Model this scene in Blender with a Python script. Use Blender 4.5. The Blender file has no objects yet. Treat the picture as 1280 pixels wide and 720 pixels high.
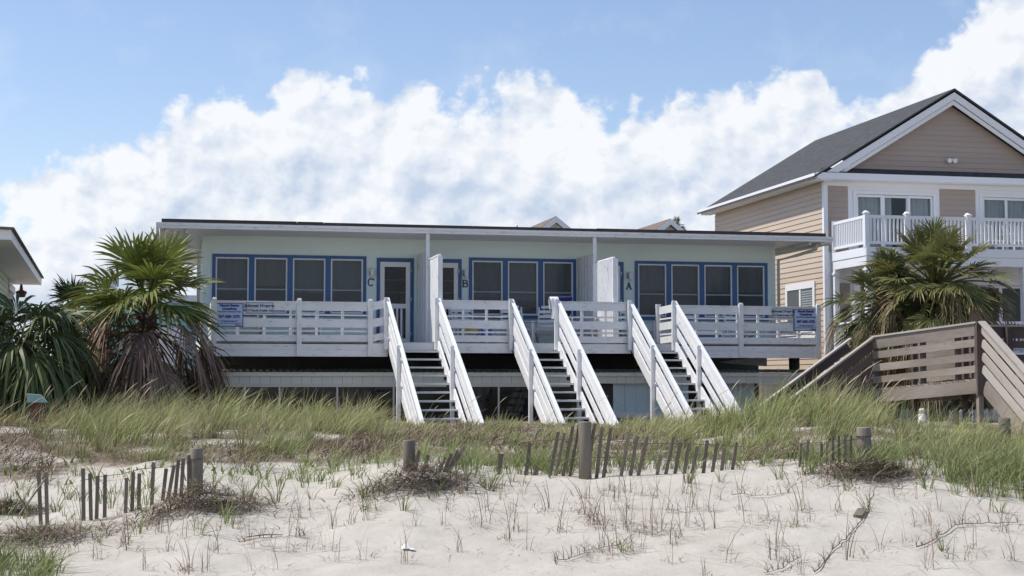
import bpy, math, random
import numpy as np
from mathutils import Vector
random.seed(7); RNG = np.random.default_rng(11)
S = bpy.context.scene
COL = S.collection
R = math.radians

# ------------------------------------------------------------------ camera
YAW = R(12.5); FPX = 1900.0; PIT = math.atan(115/1900)
cam = bpy.data.objects.new('camera', bpy.data.cameras.new('camera'))
COL.objects.link(cam); S.camera = cam
cam.location = (0, 0, 0); cam.rotation_euler = (R(90)+PIT, 0, -YAW)
cam.data.sensor_width = 36; cam.data.lens = 36*FPX/1280
cam.data.clip_start = .1; cam.data.clip_end = 3000

# ------------------------------------------------------------------ light
SUN = Vector((-.60, .20, 1.0)).normalized()
sun = bpy.data.objects.new('sun', bpy.data.lights.new('sun', 'SUN'))
COL.objects.link(sun); sun.rotation_euler = SUN.to_track_quat('Z', 'Y').to_euler()
sun.data.energy = 4.0; sun.data.angle = R(.53); sun.data.color = (1, .955, .89)
S.view_settings.view_transform = 'Standard'; S.view_settings.look = 'None'
S.view_settings.gamma = 1; S.view_settings.exposure = 0.22
SKY_STRENGTH = .13

W = bpy.data.worlds.new('World'); S.world = W; W.use_nodes = True
W.cycles.sampling_method = 'MANUAL'; W.cycles.sample_map_resolution = 512
def world():
    nt = W.node_tree; nt.nodes.clear(); N = nt.nodes.new; L = nt.links.new
    def val(x): return x
    def m(op, a, b=None, c=None, clamp=False):
        n = N('ShaderNodeMath'); n.operation = op; n.use_clamp = clamp
        for i, v in enumerate((a, b, c)):
            if v is None: continue
            if isinstance(v, (int, float)): n.inputs[i].default_value = v
            else: L(v, n.inputs[i])
        return n.outputs[0]
    tc = N('ShaderNodeTexCoord'); sp = N('ShaderNodeSeparateXYZ'); L(tc.outputs['Generated'], sp.inputs[0])
    az = m('ARCTAN2', sp.outputs[0], sp.outputs[1]); el = m('ARCSINE', sp.outputs[2])
    a = m('ADD', m('MULTIPLY', m('SUBTRACT', az, YAW), 1900), 640)
    e = m('MULTIPLY', el, 1900)
    # height of the cloud bank's top along the horizon
    cv = N('ShaderNodeFloatCurve'); c = cv.mapping.curves[0]
    pts = [(-900, 150), (-500, 260), (-200, 150), (0, 195), (50, 235), (100, 268), (165, 270), (190, 278), (215, 312), (260, 335), (330, 355),
           (370, 372), (420, 352), (460, 362), (500, 345), (545, 345), (600, 365), (650, 368), (700, 352), (735, 334), (765, 322), (800, 340),
           (850, 352), (892, 335), (930, 335), (965, 378), (1010, 392), (1032, 352), (1048, 318), (1075, 330), (1120, 350), (1160, 380), (1200, 430),
           (1250, 465), (1320, 500), (1600, 300), (1900, 200)]
    lo, hi = -900, 1900
    while len(c.points) < len(pts): c.points.new(.5, .5)
    for p, (x, y) in zip(c.points, pts):
        p.location = ((x-lo)/(hi-lo), y/600); p.handle_type = 'AUTO'
    cv.mapping.update()
    L(m('DIVIDE', m('SUBTRACT', a, lo), hi-lo, clamp=True), cv.inputs[1])
    top = m('MULTIPLY', cv.outputs[0], 600)
    def noise(dx, dy, scale, det, rough=.58, z=0.0):
        cb = N('ShaderNodeCombineXYZ')
        L(m('ADD', m('MULTIPLY', a, .01), dx+z*7.3), cb.inputs[0]); L(m('ADD', m('MULTIPLY', e, .0125), dy+z*3.1), cb.inputs[1])
        n = N('ShaderNodeTexNoise'); n.noise_dimensions = '2D'; n.inputs['Scale'].default_value = scale; n.inputs['Detail'].default_value = det; n.inputs['Roughness'].default_value = rough
        L(cb.outputs[0], n.inputs['Vector']); return n.outputs[0]
    n0 = noise(3.1, 1.7, 1.05, 9, .52); nB = noise(3.1+.12, 1.7-.16, 1.05, 5, .45); nA = noise(3.1, 1.7, 1.05, 5, .45)
    nl = noise(.4, 8.3, .8, 4, .45, 2.0)
    lump = noise(5, 2, 3.0, 8, .6, 4.0); lA = noise(5, 2, 3.0, 4, .5, 4.0); lB = noise(5.05, 1.93, 3.0, 4, .5, 4.0)
    d = m('ADD', m('DIVIDE', m('SUBTRACT', top, e), 55.0), m('MULTIPLY', m('SUBTRACT', n0, .5), 1.6))
    def billow(dx, dy, scale, z):
        cb = N('ShaderNodeCombineXYZ'); L(m('ADD', m('MULTIPLY', a, .01), dx), cb.inputs[0]); L(m('ADD', m('MULTIPLY', e, .0115), dy), cb.inputs[1]); cb.inputs[2].default_value = z
        v = N('ShaderNodeTexVoronoi'); v.voronoi_dimensions = '2D'; v.feature = 'F1'; v.inputs['Scale'].default_value = scale; v.inputs['Detail'].default_value = 3; v.inputs['Roughness'].default_value = .55; v.inputs['Lacunarity'].default_value = 2.1; v.normalize = True
        wn = N('ShaderNodeTexNoise'); wn.noise_dimensions = '2D'; wn.inputs['Scale'].default_value = 4; wn.inputs['Detail'].default_value = 5; L(cb.outputs[0], wn.inputs['Vector'])
        vm = N('ShaderNodeVectorMath'); vm.operation = 'MULTIPLY_ADD'; L(wn.outputs['Color'], vm.inputs[0]); vm.inputs[1].default_value = (.22, .22, 0); L(cb.outputs[0], vm.inputs[2]); L(vm.outputs[0], v.inputs['Vector'])
        return m('SUBTRACT', .5, v.outputs['Distance'])
    b0 = billow(1.3, .2, 1.25, .3); bS = billow(1.3+.10, .2-.16, 1.25, .3)
    d = m('ADD', d, m('ADD', m('MULTIPLY', m('SUBTRACT', lump, .5), .7), m('MULTIPLY', m('SUBTRACT', b0, .10), 1.9)))
    # blue gaps inside the bank
    gap = m('MULTIPLY', m('SUBTRACT', nl, .60, clamp=True), 11)
    d2 = m('SUBTRACT', d, m('MULTIPLY', gap, .5))
    mr = N('ShaderNodeMapRange'); mr.interpolation_type = 'SMOOTHSTEP'; L(d2, mr.inputs[0])
    mr.inputs[1].default_value = -.12; mr.inputs[2].default_value = .42; mr.inputs[3].default_value = 0; mr.inputs[4].default_value = .95
    # thin high veil on the left
    veil = m('MULTIPLY', m('SUBTRACT', noise(9, 3, .5, 6, .6, 7.), .5, clamp=True), .9)
    mask = m('MAXIMUM', mr.outputs[0], veil)
    rel = m('SUBTRACT', nA, nB)
    depth = m('MULTIPLY', m('SUBTRACT', d, .9, clamp=False), .20)
    sh = m('SUBTRACT', m('ADD', m('ADD', m('MULTIPLY', rel, 2.2), m('MULTIPLY', m('SUBTRACT', b0, bS), 2.0)), .88), m('MINIMUM', m('MAXIMUM', depth, 0), .40))
    sh = m('ADD', sh, m('MULTIPLY', m('SUBTRACT', nl, .5), 1.3), clamp=True)
    mc = N('ShaderNodeMix'); mc.data_type = 'RGBA'; L(sh, mc.inputs[0])
    mc.inputs[6].default_value = (.47, .555, .695, 1); mc.inputs[7].default_value = (.82, .835, .86, 1)
    sky = N('ShaderNodeTexSky'); sky.sky_type = 'NISHITA'; sky.sun_disc = False
    sky.sun_elevation = math.asin(SUN.z); sky.sun_rotation = math.atan2(SUN.x, SUN.y)
    sky.altitude = 5; sky.air_density = 1.0; sky.dust_density = .6; sky.ozone_density = 1.6
    tn = N('ShaderNodeMix'); tn.data_type = 'RGBA'; tn.blend_type = 'MULTIPLY'; tn.inputs[0].default_value = 1; L(sky.outputs[0], tn.inputs[6]); tn.inputs[7].default_value = (1.04, 1.0, 1.045, 1)
    b1 = N('ShaderNodeBackground'); b1.inputs[1].default_value = SKY_STRENGTH; L(tn.outputs[2], b1.inputs[0])
    b2 = N('ShaderNodeBackground'); b2.inputs[1].default_value = 1.0; L(mc.outputs[2], b2.inputs[0])
    mx = N('ShaderNodeMixShader'); L(mask, mx.inputs[0]); L(b1.outputs[0], mx.inputs[1]); L(b2.outputs[0], mx.inputs[2])
    out = N('ShaderNodeOutputWorld'); L(mx.outputs[0], out.inputs[0])
world()

# ------------------------------------------------------------------ placing helpers
CY, SY = math.cos(YAW), math.sin(YAW)
CP, SP_ = math.cos(PIT), math.sin(PIT)
FV = np.array([SY*CP, CY*CP, SP_]); RV = np.array([CY, -SY, 0.]); UV_ = np.cross(RV, FV); F0 = np.array([SY, CY, 0.])
def ray(px, py): return FV + RV*(px-640)/FPX + UV_*(360-py)/FPX
def onD(px, py, D): d = ray(px, py); return Vector(d*(D/(d@F0)))
def onY(px, py, Y): d = ray(px, py); return Vector(d*(Y/d[1]))
def onZ(px, py, Z): d = ray(px, py); return Vector(d*(Z/d[2]))
def LD(L, D): return (L*CY+D*SY, -L*SY+D*CY)      # lateral / depth -> X, Y

# ------------------------------------------------------------------ terrain heights
_zf = np.array([(-1500,-1.6),(-200,-1.50),(60,-1.50),(165,-1.42),(245,-1.24),(330,-1.30),(400,-1.30),(470,-1.16),(510,-1.10),(625,-1.13),(730,-1.13),(850,-1.08),(1000,-1.00),(1080,-.98),(1180,-1.04),(1280,-1.10),(1600,-1.1),(3000,-1.1)])
_zd = np.array([(-1500,-.8),(0,-.86),(200,-.90),(400,-.92),(500,-.99),(700,-1.0),(800,-.97),(870,-.90),(940,-.74),(1030,-.62),(1110,-.78),(1200,-.98),(1300,-1.05),(3000,-1.0)])
_h = np.array([random.uniform(0, 6.28) for _ in range(40)])
def wob(x, y, f, k):
    return (np.sin(x*f+_h[k])*np.cos(y*f*.93+_h[k+1]) + np.sin(x*f*1.7+y*f*1.1+_h[k+2])*.6 + np.sin(x*f*.6-y*f*1.6+_h[k+3])*.7)/2.3
def ground(X, Y):
    X = np.asarray(X, float); Y = np.asarray(Y, float)
    L = X*CY - Y*SY; D = X*SY + Y*CY
    px = 640 + 1900*L/np.maximum(D, 9)
    zf = np.interp(px, _zf[:,0], _zf[:,1]); zd = np.interp(px, _zd[:,0], _zd[:,1])
    o = np.ones_like(zf)
    K = np.array([-40, 3, 10, 13.7, 17.3, 20, 25.5, 31, 38, 60, 3000], float)
    V = np.stack([-2.4*o, -2.15*o, -1.96*o, -1.77*o+.12*(zf+1.15), zf, zf+.035, zd, -.95*o, -1.0*o, -1.25*o, -1.4*o])
    i = np.clip(np.searchsorted(K, D, side='right')-1, 0, len(K)-2)
    def V_(j): return np.take_along_axis(V, j[None], 0)[0]
    def sl(j):
        j0 = np.clip(j-1, 0, len(K)-1); j1 = np.clip(j+1, 0, len(K)-1)
        return (V_(j1)-V_(j0))/(K[j1]-K[j0])
    h = K[i+1]-K[i]; t = np.clip((D-K[i])/h, 0, 1)
    a, b = V_(i), V_(i+1); ma, mb = sl(i)*h, sl(i+1)*h
    z = (2*t**3-3*t**2+1)*a + (t**3-2*t**2+t)*ma + (-2*t**3+3*t**2)*b + (t**3-t**2)*mb
    near = np.clip((60-D)/20, 0, 1)
    z = z + near*(.035*wob(X, Y, .9, 0) + .018*wob(X, Y, 2.6, 5) + .008*wob(X, Y, 6.5, 10))
    return z
def gz(x, y): return float(ground(np.array([x]), np.array([y]))[0])
def on_ground(px, py, d0=9., d1=60.):
    Ds = np.arange(d0, d1, .03); d = ray(px, py); d = d/(d@F0)
    P = d[None]*Ds[:, None]; g = ground(P[:,0], P[:,1]); k = np.argmax(P[:,2] < g)
    if P[k,2] >= g[k]: k = len(Ds)-1
    return Vector((P[k,0], P[k,1], g[k]))

# ------------------------------------------------------------------ materials
def lin(r, g, b):
    f = lambda c: (c/255/12.92) if c/255 <= .04045 else ((c/255+.055)/1.055)**2.4
    return (f(r), f(g), f(b), 1)
def new_mat(name):
    m = bpy.data.materials.new(name); m.use_nodes = True
    nt = m.node_tree; return m, nt, nt.nodes['Principled BSDF']
def ramp(nt, src, stops):
    n = nt.nodes.new('ShaderNodeValToRGB'); cr = n.color_ramp
    while len(cr.elements) < len(stops): cr.elements.new(.5)
    for e, (p, c) in zip(cr.elements, stops): e.position = p; e.color = c
    nt.links.new(src, n.inputs[0]); return n.outputs[0]
def tex(nt, coord, scale, detail=4, rough=.55, sc=(1,1,1), kind='ShaderNodeTexNoise'):
    t = nt.nodes.new('ShaderNodeTexCoord'); mp = nt.nodes.new('ShaderNodeMapping'); mp.inputs['Scale'].default_value = sc
    nt.links.new(t.outputs[coord], mp.inputs[0]); n = nt.nodes.new(kind)
    n.inputs['Scale'].default_value = scale
    if 'Detail' in n.inputs: n.inputs['Detail'].default_value = detail; n.inputs['Roughness'].default_value = rough
    nt.links.new(mp.outputs[0], n.inputs['Vector']); return n.outputs[0]
def mixc(nt, fac, a, b, mode='MIX'):
    n = nt.nodes.new('ShaderNodeMix'); n.data_type = 'RGBA'; n.blend_type = mode
    for sock, v in ((n.inputs[0], fac), (n.inputs[6], a), (n.inputs[7], b)):
        if hasattr(v, 'links') or hasattr(v, 'is_linked'): nt.links.new(v, sock)
        else: sock.default_value = v
    return n.outputs[2]
def bump(nt, bs, src, strength, dist=.01):
    b = nt.nodes.new('ShaderNodeBump'); b.inputs['Strength'].default_value = strength; b.inputs['Distance'].default_value = dist
    nt.links.new(src, b.inputs['Height']); nt.links.new(b.outputs[0], bs.inputs['Normal'])
def c3(c, k): return (c[0]*k, c[1]*k, c[2]*k, 1)
def painted(name, c, rough=.55, wear=.5, dirt=(.16,.14,.12,1), amt=.12, coord='UV'):
    """paint over boards: tone varies from board to board, with grime streaks and small chips"""
    m, nt, bs = new_mat(name)
    n = tex(nt, coord, 1.1, 3, sc=(.35, 1.5, 1)); base = ramp(nt, n, [(.3, c3(c, 1-amt)), (.7, c3(c, 1))])
    n2 = tex(nt, coord, 6, 8, .75, sc=(.7, 2.4, 1))
    f = ramp(nt, n2, [(.655-.15*wear, (0,0,0,1)), (.79-.14*wear, (.75*min(1, wear+.3),)*3+(1,))])
    nt.links.new(mixc(nt, f, base, dirt), bs.inputs['Base Color'])
    bs.inputs['Roughness'].default_value = rough; bump(nt, bs, n2, .12, .004); return m
def wood(name, c1, c2, rough=.85, grain=1.0):
    m, nt, bs = new_mat(name)
    g = tex(nt, 'UV', 9, 7, .7, sc=(.45, 9*grain, 1)); l = tex(nt, 'UV', .7, 2, sc=(.5, 1.2, 1)); k = tex(nt, 'UV', 2.4, 5, .7, sc=(.8, 2, 1))
    base = ramp(nt, g, [(.30, c1), (.68, c2)])
    base = mixc(nt, .55, base, ramp(nt, l, [(.3, c3(c1, .9)), (.7, c3(c2, 1.12))]))
    base = mixc(nt, ramp(nt, k, [(.62, (0,0,0,1)), (.74, (.6,.6,.6,1))]), base, c3(c1, .5))
    nt.links.new(base, bs.inputs['Base Color']); bs.inputs['Roughness'].default_value = rough
    bump(nt, bs, g, .4, .006); return m
def plain(name, c, rough=.6, amt=.15, scale=3, coord='Object', metal=0):
    m, nt, bs = new_mat(name); n = tex(nt, coord, scale, 5)
    nt.links.new(ramp(nt, n, [(.3, c3(c, 1-amt)), (.7, c3(c, 1+amt*.4))]), bs.inputs['Base Color'])
    bs.inputs['Roughness'].default_value = rough; bs.inputs['Metallic'].default_value = metal; return m
def leafy(name, rough=.5, trans=.25, spec=.4):
    """foliage; the colour of each leaf is stored on its own points"""
    m, nt, bs = new_mat(name); a = nt.nodes.new('ShaderNodeAttribute'); a.attribute_name = 'tint'
    nt.links.new(a.outputs['Color'], bs.inputs['Base Color']); bs.inputs['Roughness'].default_value = rough
    bs.inputs['Specular IOR Level'].default_value = spec
    if trans:
        tr = nt.nodes.new('ShaderNodeBsdfTranslucent'); nt.links.new(a.outputs['Color'], tr.inputs[0])
        mx = nt.nodes.new('ShaderNodeMixShader'); mx.inputs[0].default_value = trans
        o = nt.nodes['Material Output']; nt.links.new(bs.outputs[0], mx.inputs[1]); nt.links.new(tr.outputs[0], mx.inputs[2]); nt.links.new(mx.outputs[0], o.inputs[0])
    return m
def glass(name, tint, alpha, rough=.06):
    """window pane or insect screen: partly see-through, partly reflecting"""
    m, nt, bs = new_mat(name); bs.inputs['Base Color'].default_value = tint; bs.inputs['Roughness'].default_value = rough
    t = nt.nodes.new('ShaderNodeBsdfTransparent'); mx = nt.nodes.new('ShaderNodeMixShader'); mx.inputs[0].default_value = alpha
    o = nt.nodes['Material Output']; nt.links.new(t.outputs[0], mx.inputs[1]); nt.links.new(bs.outputs[0], mx.inputs[2]); nt.links.new(mx.outputs[0], o.inputs[0]); return m

M = {}
M['white'] = painted('white_paint', (.81,.81,.80,1), .5, .75, (.32,.28,.23,1), .11)
M['white_clean'] = painted('white_trim', (.80,.80,.80,1), .45, .15, (.5,.48,.45,1), .05)
M['white_plastic'] = plain('white_plastic', (.78,.78,.77,1), .4, .06)
M['aqua'] = painted('pale_aqua_paint', (.75,.85,.81,1), .6, .25, (.36,.45,.42,1), .08)
M['aqua_side'] = painted('pale_aqua_boards', (.58,.70,.71,1), .6, .3, (.3,.38,.37,1), .10)
M['greenish'] = painted('pale_grey_green_paint', (.68,.71,.64,1), .6, .35, (.33,.33,.28,1), .1)
M['beige_trim'] = painted('beige_trim_paint', (.64,.62,.55,1), .6, .35, (.33,.3,.25,1), .1)
M['blue'] = painted('blue_trim_paint', (.038,.115,.28,1), .5, .2, (.03,.07,.16,1), .15)
M['roof_dark'] = painted('roof_edge_tar', (.050,.034,.032,1), .8, .7, (.10,.095,.09,1), .4)
M['roof_top'] = plain('roof_gravel', (.12,.11,.105,1), .9, .4, 8)
M['grey_tread'] = painted('grey_tread_paint', (.54,.56,.58,1), .7, .5, (.2,.19,.18,1), .15)
M['deck_grey'] = painted('worn_deck_boards', (.26,.25,.24,1), .8, .6, (.1,.09,.08,1), .3)
M['piling'] = wood('dark_piling', (.030,.022,.018,1), (.075,.058,.048,1))
M['weathered'] = wood('weathered_boards', (.085,.066,.052,1), (.40,.34,.285,1))
M['weathered_sunlit'] = wood('sunlit_weathered_boards', (.28,.24,.205,1), (.53,.475,.415,1))  # same boards where the sun falls, the light put into their colour
M['weathered_shaded'] = wood('shaded_weathered_boards', (.045,.034,.030,1), (.135,.10,.088,1))  # same boards on faces turned from the sun, shade put into their colour
M['slat'] = wood('grey_fence_slats', (.09,.070,.052,1), (.27,.22,.17,1))
M['post'] = wood('grey_fence_post', (.065,.052,.040,1), (.27,.23,.18,1))
M['wire'] = plain('rusty_wire', (.12,.09,.075,1), .7, .3)
M['screen'] = glass('insect_screen', (.082,.100,.112,1), .60, .16)
M['dark_glass'] = glass('dark_glass', (.02,.024,.028,1), .55, .05)
M['clear_glass'] = glass('window_glass', (.10,.12,.13,1), .38, .03)
M['dim_curtain'] = plain('drawn_shade', (.24,.285,.30,1), .9, .12, 2)
M['curtain'] = plain('pale_curtain', (.55,.62,.62,1), .9, .1, 2)
M['rail_grey'] = plain('screened_rail', (.30,.32,.33,1), .7, .1)
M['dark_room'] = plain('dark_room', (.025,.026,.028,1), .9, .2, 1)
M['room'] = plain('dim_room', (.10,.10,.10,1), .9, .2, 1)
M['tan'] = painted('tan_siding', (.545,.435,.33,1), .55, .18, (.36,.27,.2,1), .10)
M['tan_front'] = painted('shaded_tan_siding', (.42,.335,.275,1), .55, .18, (.28,.22,.18,1), .10)  # the tan siding again, with the shade of the front put into its colour
M['paleyellow'] = painted('pale_yellow_green_siding', (.58,.63,.48,1), .55, .15, (.4,.42,.33,1), .08)
M['aquafar'] = painted('turquoise_far_wall', (.32,.58,.60,1), .6, .2, (.25,.4,.42,1), .1)
M['metal'] = plain('dull_metal', (.42,.42,.41,1), .45, .25, 6, metal=.6)
M['lamp_metal'] = plain('verdigris_metal', (.30,.31,.28,1), .5, .3, 9)
M['letter'] = plain('dark_teal_letters', (.02,.06,.10,1), .5)
M['sign_white'] = plain('sign_face', (.62,.65,.70,1), .5, .10, 4)
M['sign_blue'] = plain('blue_sign_face', (.48,.57,.76,1), .5, .08, 4)
M['sign_rim'] = plain('navy_sign_edge', (.03,.045,.12,1), .5)
M['ink'] = plain('sign_ink', (.03,.04,.075,1), .6)
M['ink_blue'] = plain('navy_sign_ink', (.03,.04,.22,1), .6)
M['navy_cloth'] = plain('navy_towel', (.018,.02,.10,1), .95, .3, 12)
M['white_cloth'] = plain('white_towel', (.78,.78,.80,1), .95, .08, 8)
M['blue_plastic'] = plain('blue_plastic', (.03,.07,.42,1), .35, .1)
M['yellow_plastic'] = plain('yellow_plastic', (.65,.52,.05,1), .35, .1)
M['brown_cloth'] = plain('brown_bag', (.12,.06,.045,1), .8, .2)
M['leaf'] = leafy('palm_leaf', .5, .25, .3)
M['dead'] = leafy('dead_palm_leaf', .85, .12, .2)
M['grass'] = leafy('beach_grass', .6, .30, .25)
M['straw'] = leafy('dry_straw', .85, .1, .2)
M['green_sheet'] = plain('green_corrugated_sheet', (.30,.42,.33,1), .5, .3, 5)
M['straw_core'] = plain('matted_roots', (.10,.068,.048,1), .95, .6, 14)
M['shade_dark'] = plain('darker_shade', (.12,.14,.15,1), .9, .2, 2)
M['shade_warm'] = plain('beige_shade', (.30,.29,.26,1), .9, .15, 2)
M['shell'] = plain('white_shell', (.8,.79,.76,1), .4, .1, 20)
M['teal_lid'] = painted('teal_lid', (.30,.47,.45,1), .6, .5, (.2,.25,.22,1), .15)
M['redwood'] = wood('red_brown_post', (.10,.04,.03,1), (.2,.09,.065,1))
def shingles(name, c1, c2):
    m, nt, bs = new_mat(name)
    t = nt.nodes.new('ShaderNodeTexCoord'); br = nt.nodes.new('ShaderNodeTexBrick'); nt.links.new(t.outputs['UV'], br.inputs['Vector'])
    br.inputs['Color1'].default_value = c1; br.inputs['Color2'].default_value = c2; br.inputs['Mortar'].default_value = c3(c1, .6)
    br.inputs['Scale'].default_value = 1; br.inputs['Mortar Size'].default_value = .012; br.inputs['Brick Width'].default_value = .32; br.inputs['Row Height'].default_value = .14
    n = tex(nt, 'UV', 5, 6, .7); base = mixc(nt, .45, br.outputs[0], ramp(nt, n, [(.3, c3(c1, .7)), (.7, c3(c2, 1.3))]))
    nt.links.new(base, bs.inputs['Base Color']); bs.inputs['Roughness'].default_value = .95; bump(nt, bs, n, .4, .01); return m
M['shingle'] = shingles('charcoal_shingles', (.034,.035,.037,1), (.074,.073,.074,1))
M['shingle_brown'] = shingles('brown_shingles', (.13,.10,.08,1), (.2,.16,.13,1))
def trunk_mat():
    m, nt, bs = new_mat('palm_trunk'); n = tex(nt, 'Object', 7, 6, .7, sc=(1,1,2.4)); w = tex(nt, 'Object', 16, 3, sc=(1,1,.35))
    nt.links.new(mixc(nt, .5, ramp(nt, n, [(.3,(.03,.022,.018,1)),(.7,(.19,.145,.115,1))]), ramp(nt, w, [(.35,(.05,.04,.032,1)),(.65,(.16,.12,.10,1))])), bs.inputs['Base Color'])
    bs.inputs['Roughness'].default_value = .95; bump(nt, bs, n, .8, .03); return m
M['trunk'] = trunk_mat()
def sand_mat():
    m, nt, bs = new_mat('sand'); a = nt.nodes.new('ShaderNodeAttribute'); a.attribute_name = 'litter'
    n = tex(nt, 'Object', 1.1, 8, .62); n2 = tex(nt, 'Object', 26, 6, .7); n3 = tex(nt, 'Object', 160, 3, .6); n4 = tex(nt, 'Object', 5.5, 6, .65)
    base = ramp(nt, n, [(.28, (.445,.41,.345,1)), (.72, (.53,.495,.43,1))])
    base = mixc(nt, ramp(nt, n4, [(.40,(0,0,0,1)),(.74,(.38,.38,.38,1))]), base, (.38,.33,.285,1))
    base = mixc(nt, ramp(nt, n3, [(.60,(0,0,0,1)),(.78,(.55,.55,.55,1))]), base, (.30,.25,.21,1))       # dark grains
    base = mixc(nt, ramp(nt, n2, [(.735,(0,0,0,1)),(.765,(.8,.8,.8,1))]), base, (.78,.75,.70,1))            # shell crumbs
    soil = ramp(nt, n2, [(.3, (.075,.055,.040,1)), (.7, (.27,.215,.165,1))])
    k = nt.nodes.new('ShaderNodeMath'); k.operation = 'MULTIPLY_ADD'; nt.links.new(n4, k.inputs[0]); k.inputs[1].default_value = 1.1; k.inputs[2].default_value = -.55
    k2 = nt.nodes.new('ShaderNodeMath'); k2.operation = 'ADD'; nt.links.new(k.outputs[0], k2.inputs[0]); nt.links.new(a.outputs['Fac'], k2.inputs[1])
    f = ramp(nt, k2.outputs[0], [(.30,(0,0,0,1)),(.72,(1,1,1,1))])
    nt.links.new(mixc(nt, f, base, soil), bs.inputs['Base Color']); bs.inputs['Roughness'].default_value = .95
    bs.inputs['Specular IOR Level'].default_value = .15
    s = nt.nodes.new('ShaderNodeMath'); s.operation = 'ADD'; nt.links.new(n4, s.inputs[0])
    s2 = nt.nodes.new('ShaderNodeMath'); s2.operation = 'MULTIPLY'; s2.inputs[1].default_value = .25; nt.links.new(n2, s2.inputs[0]); nt.links.new(s2.outputs[0], s.inputs[1])
    bump(nt, bs, s.outputs[0], .38, .06); return m
M['sand'] = sand_mat()

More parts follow.
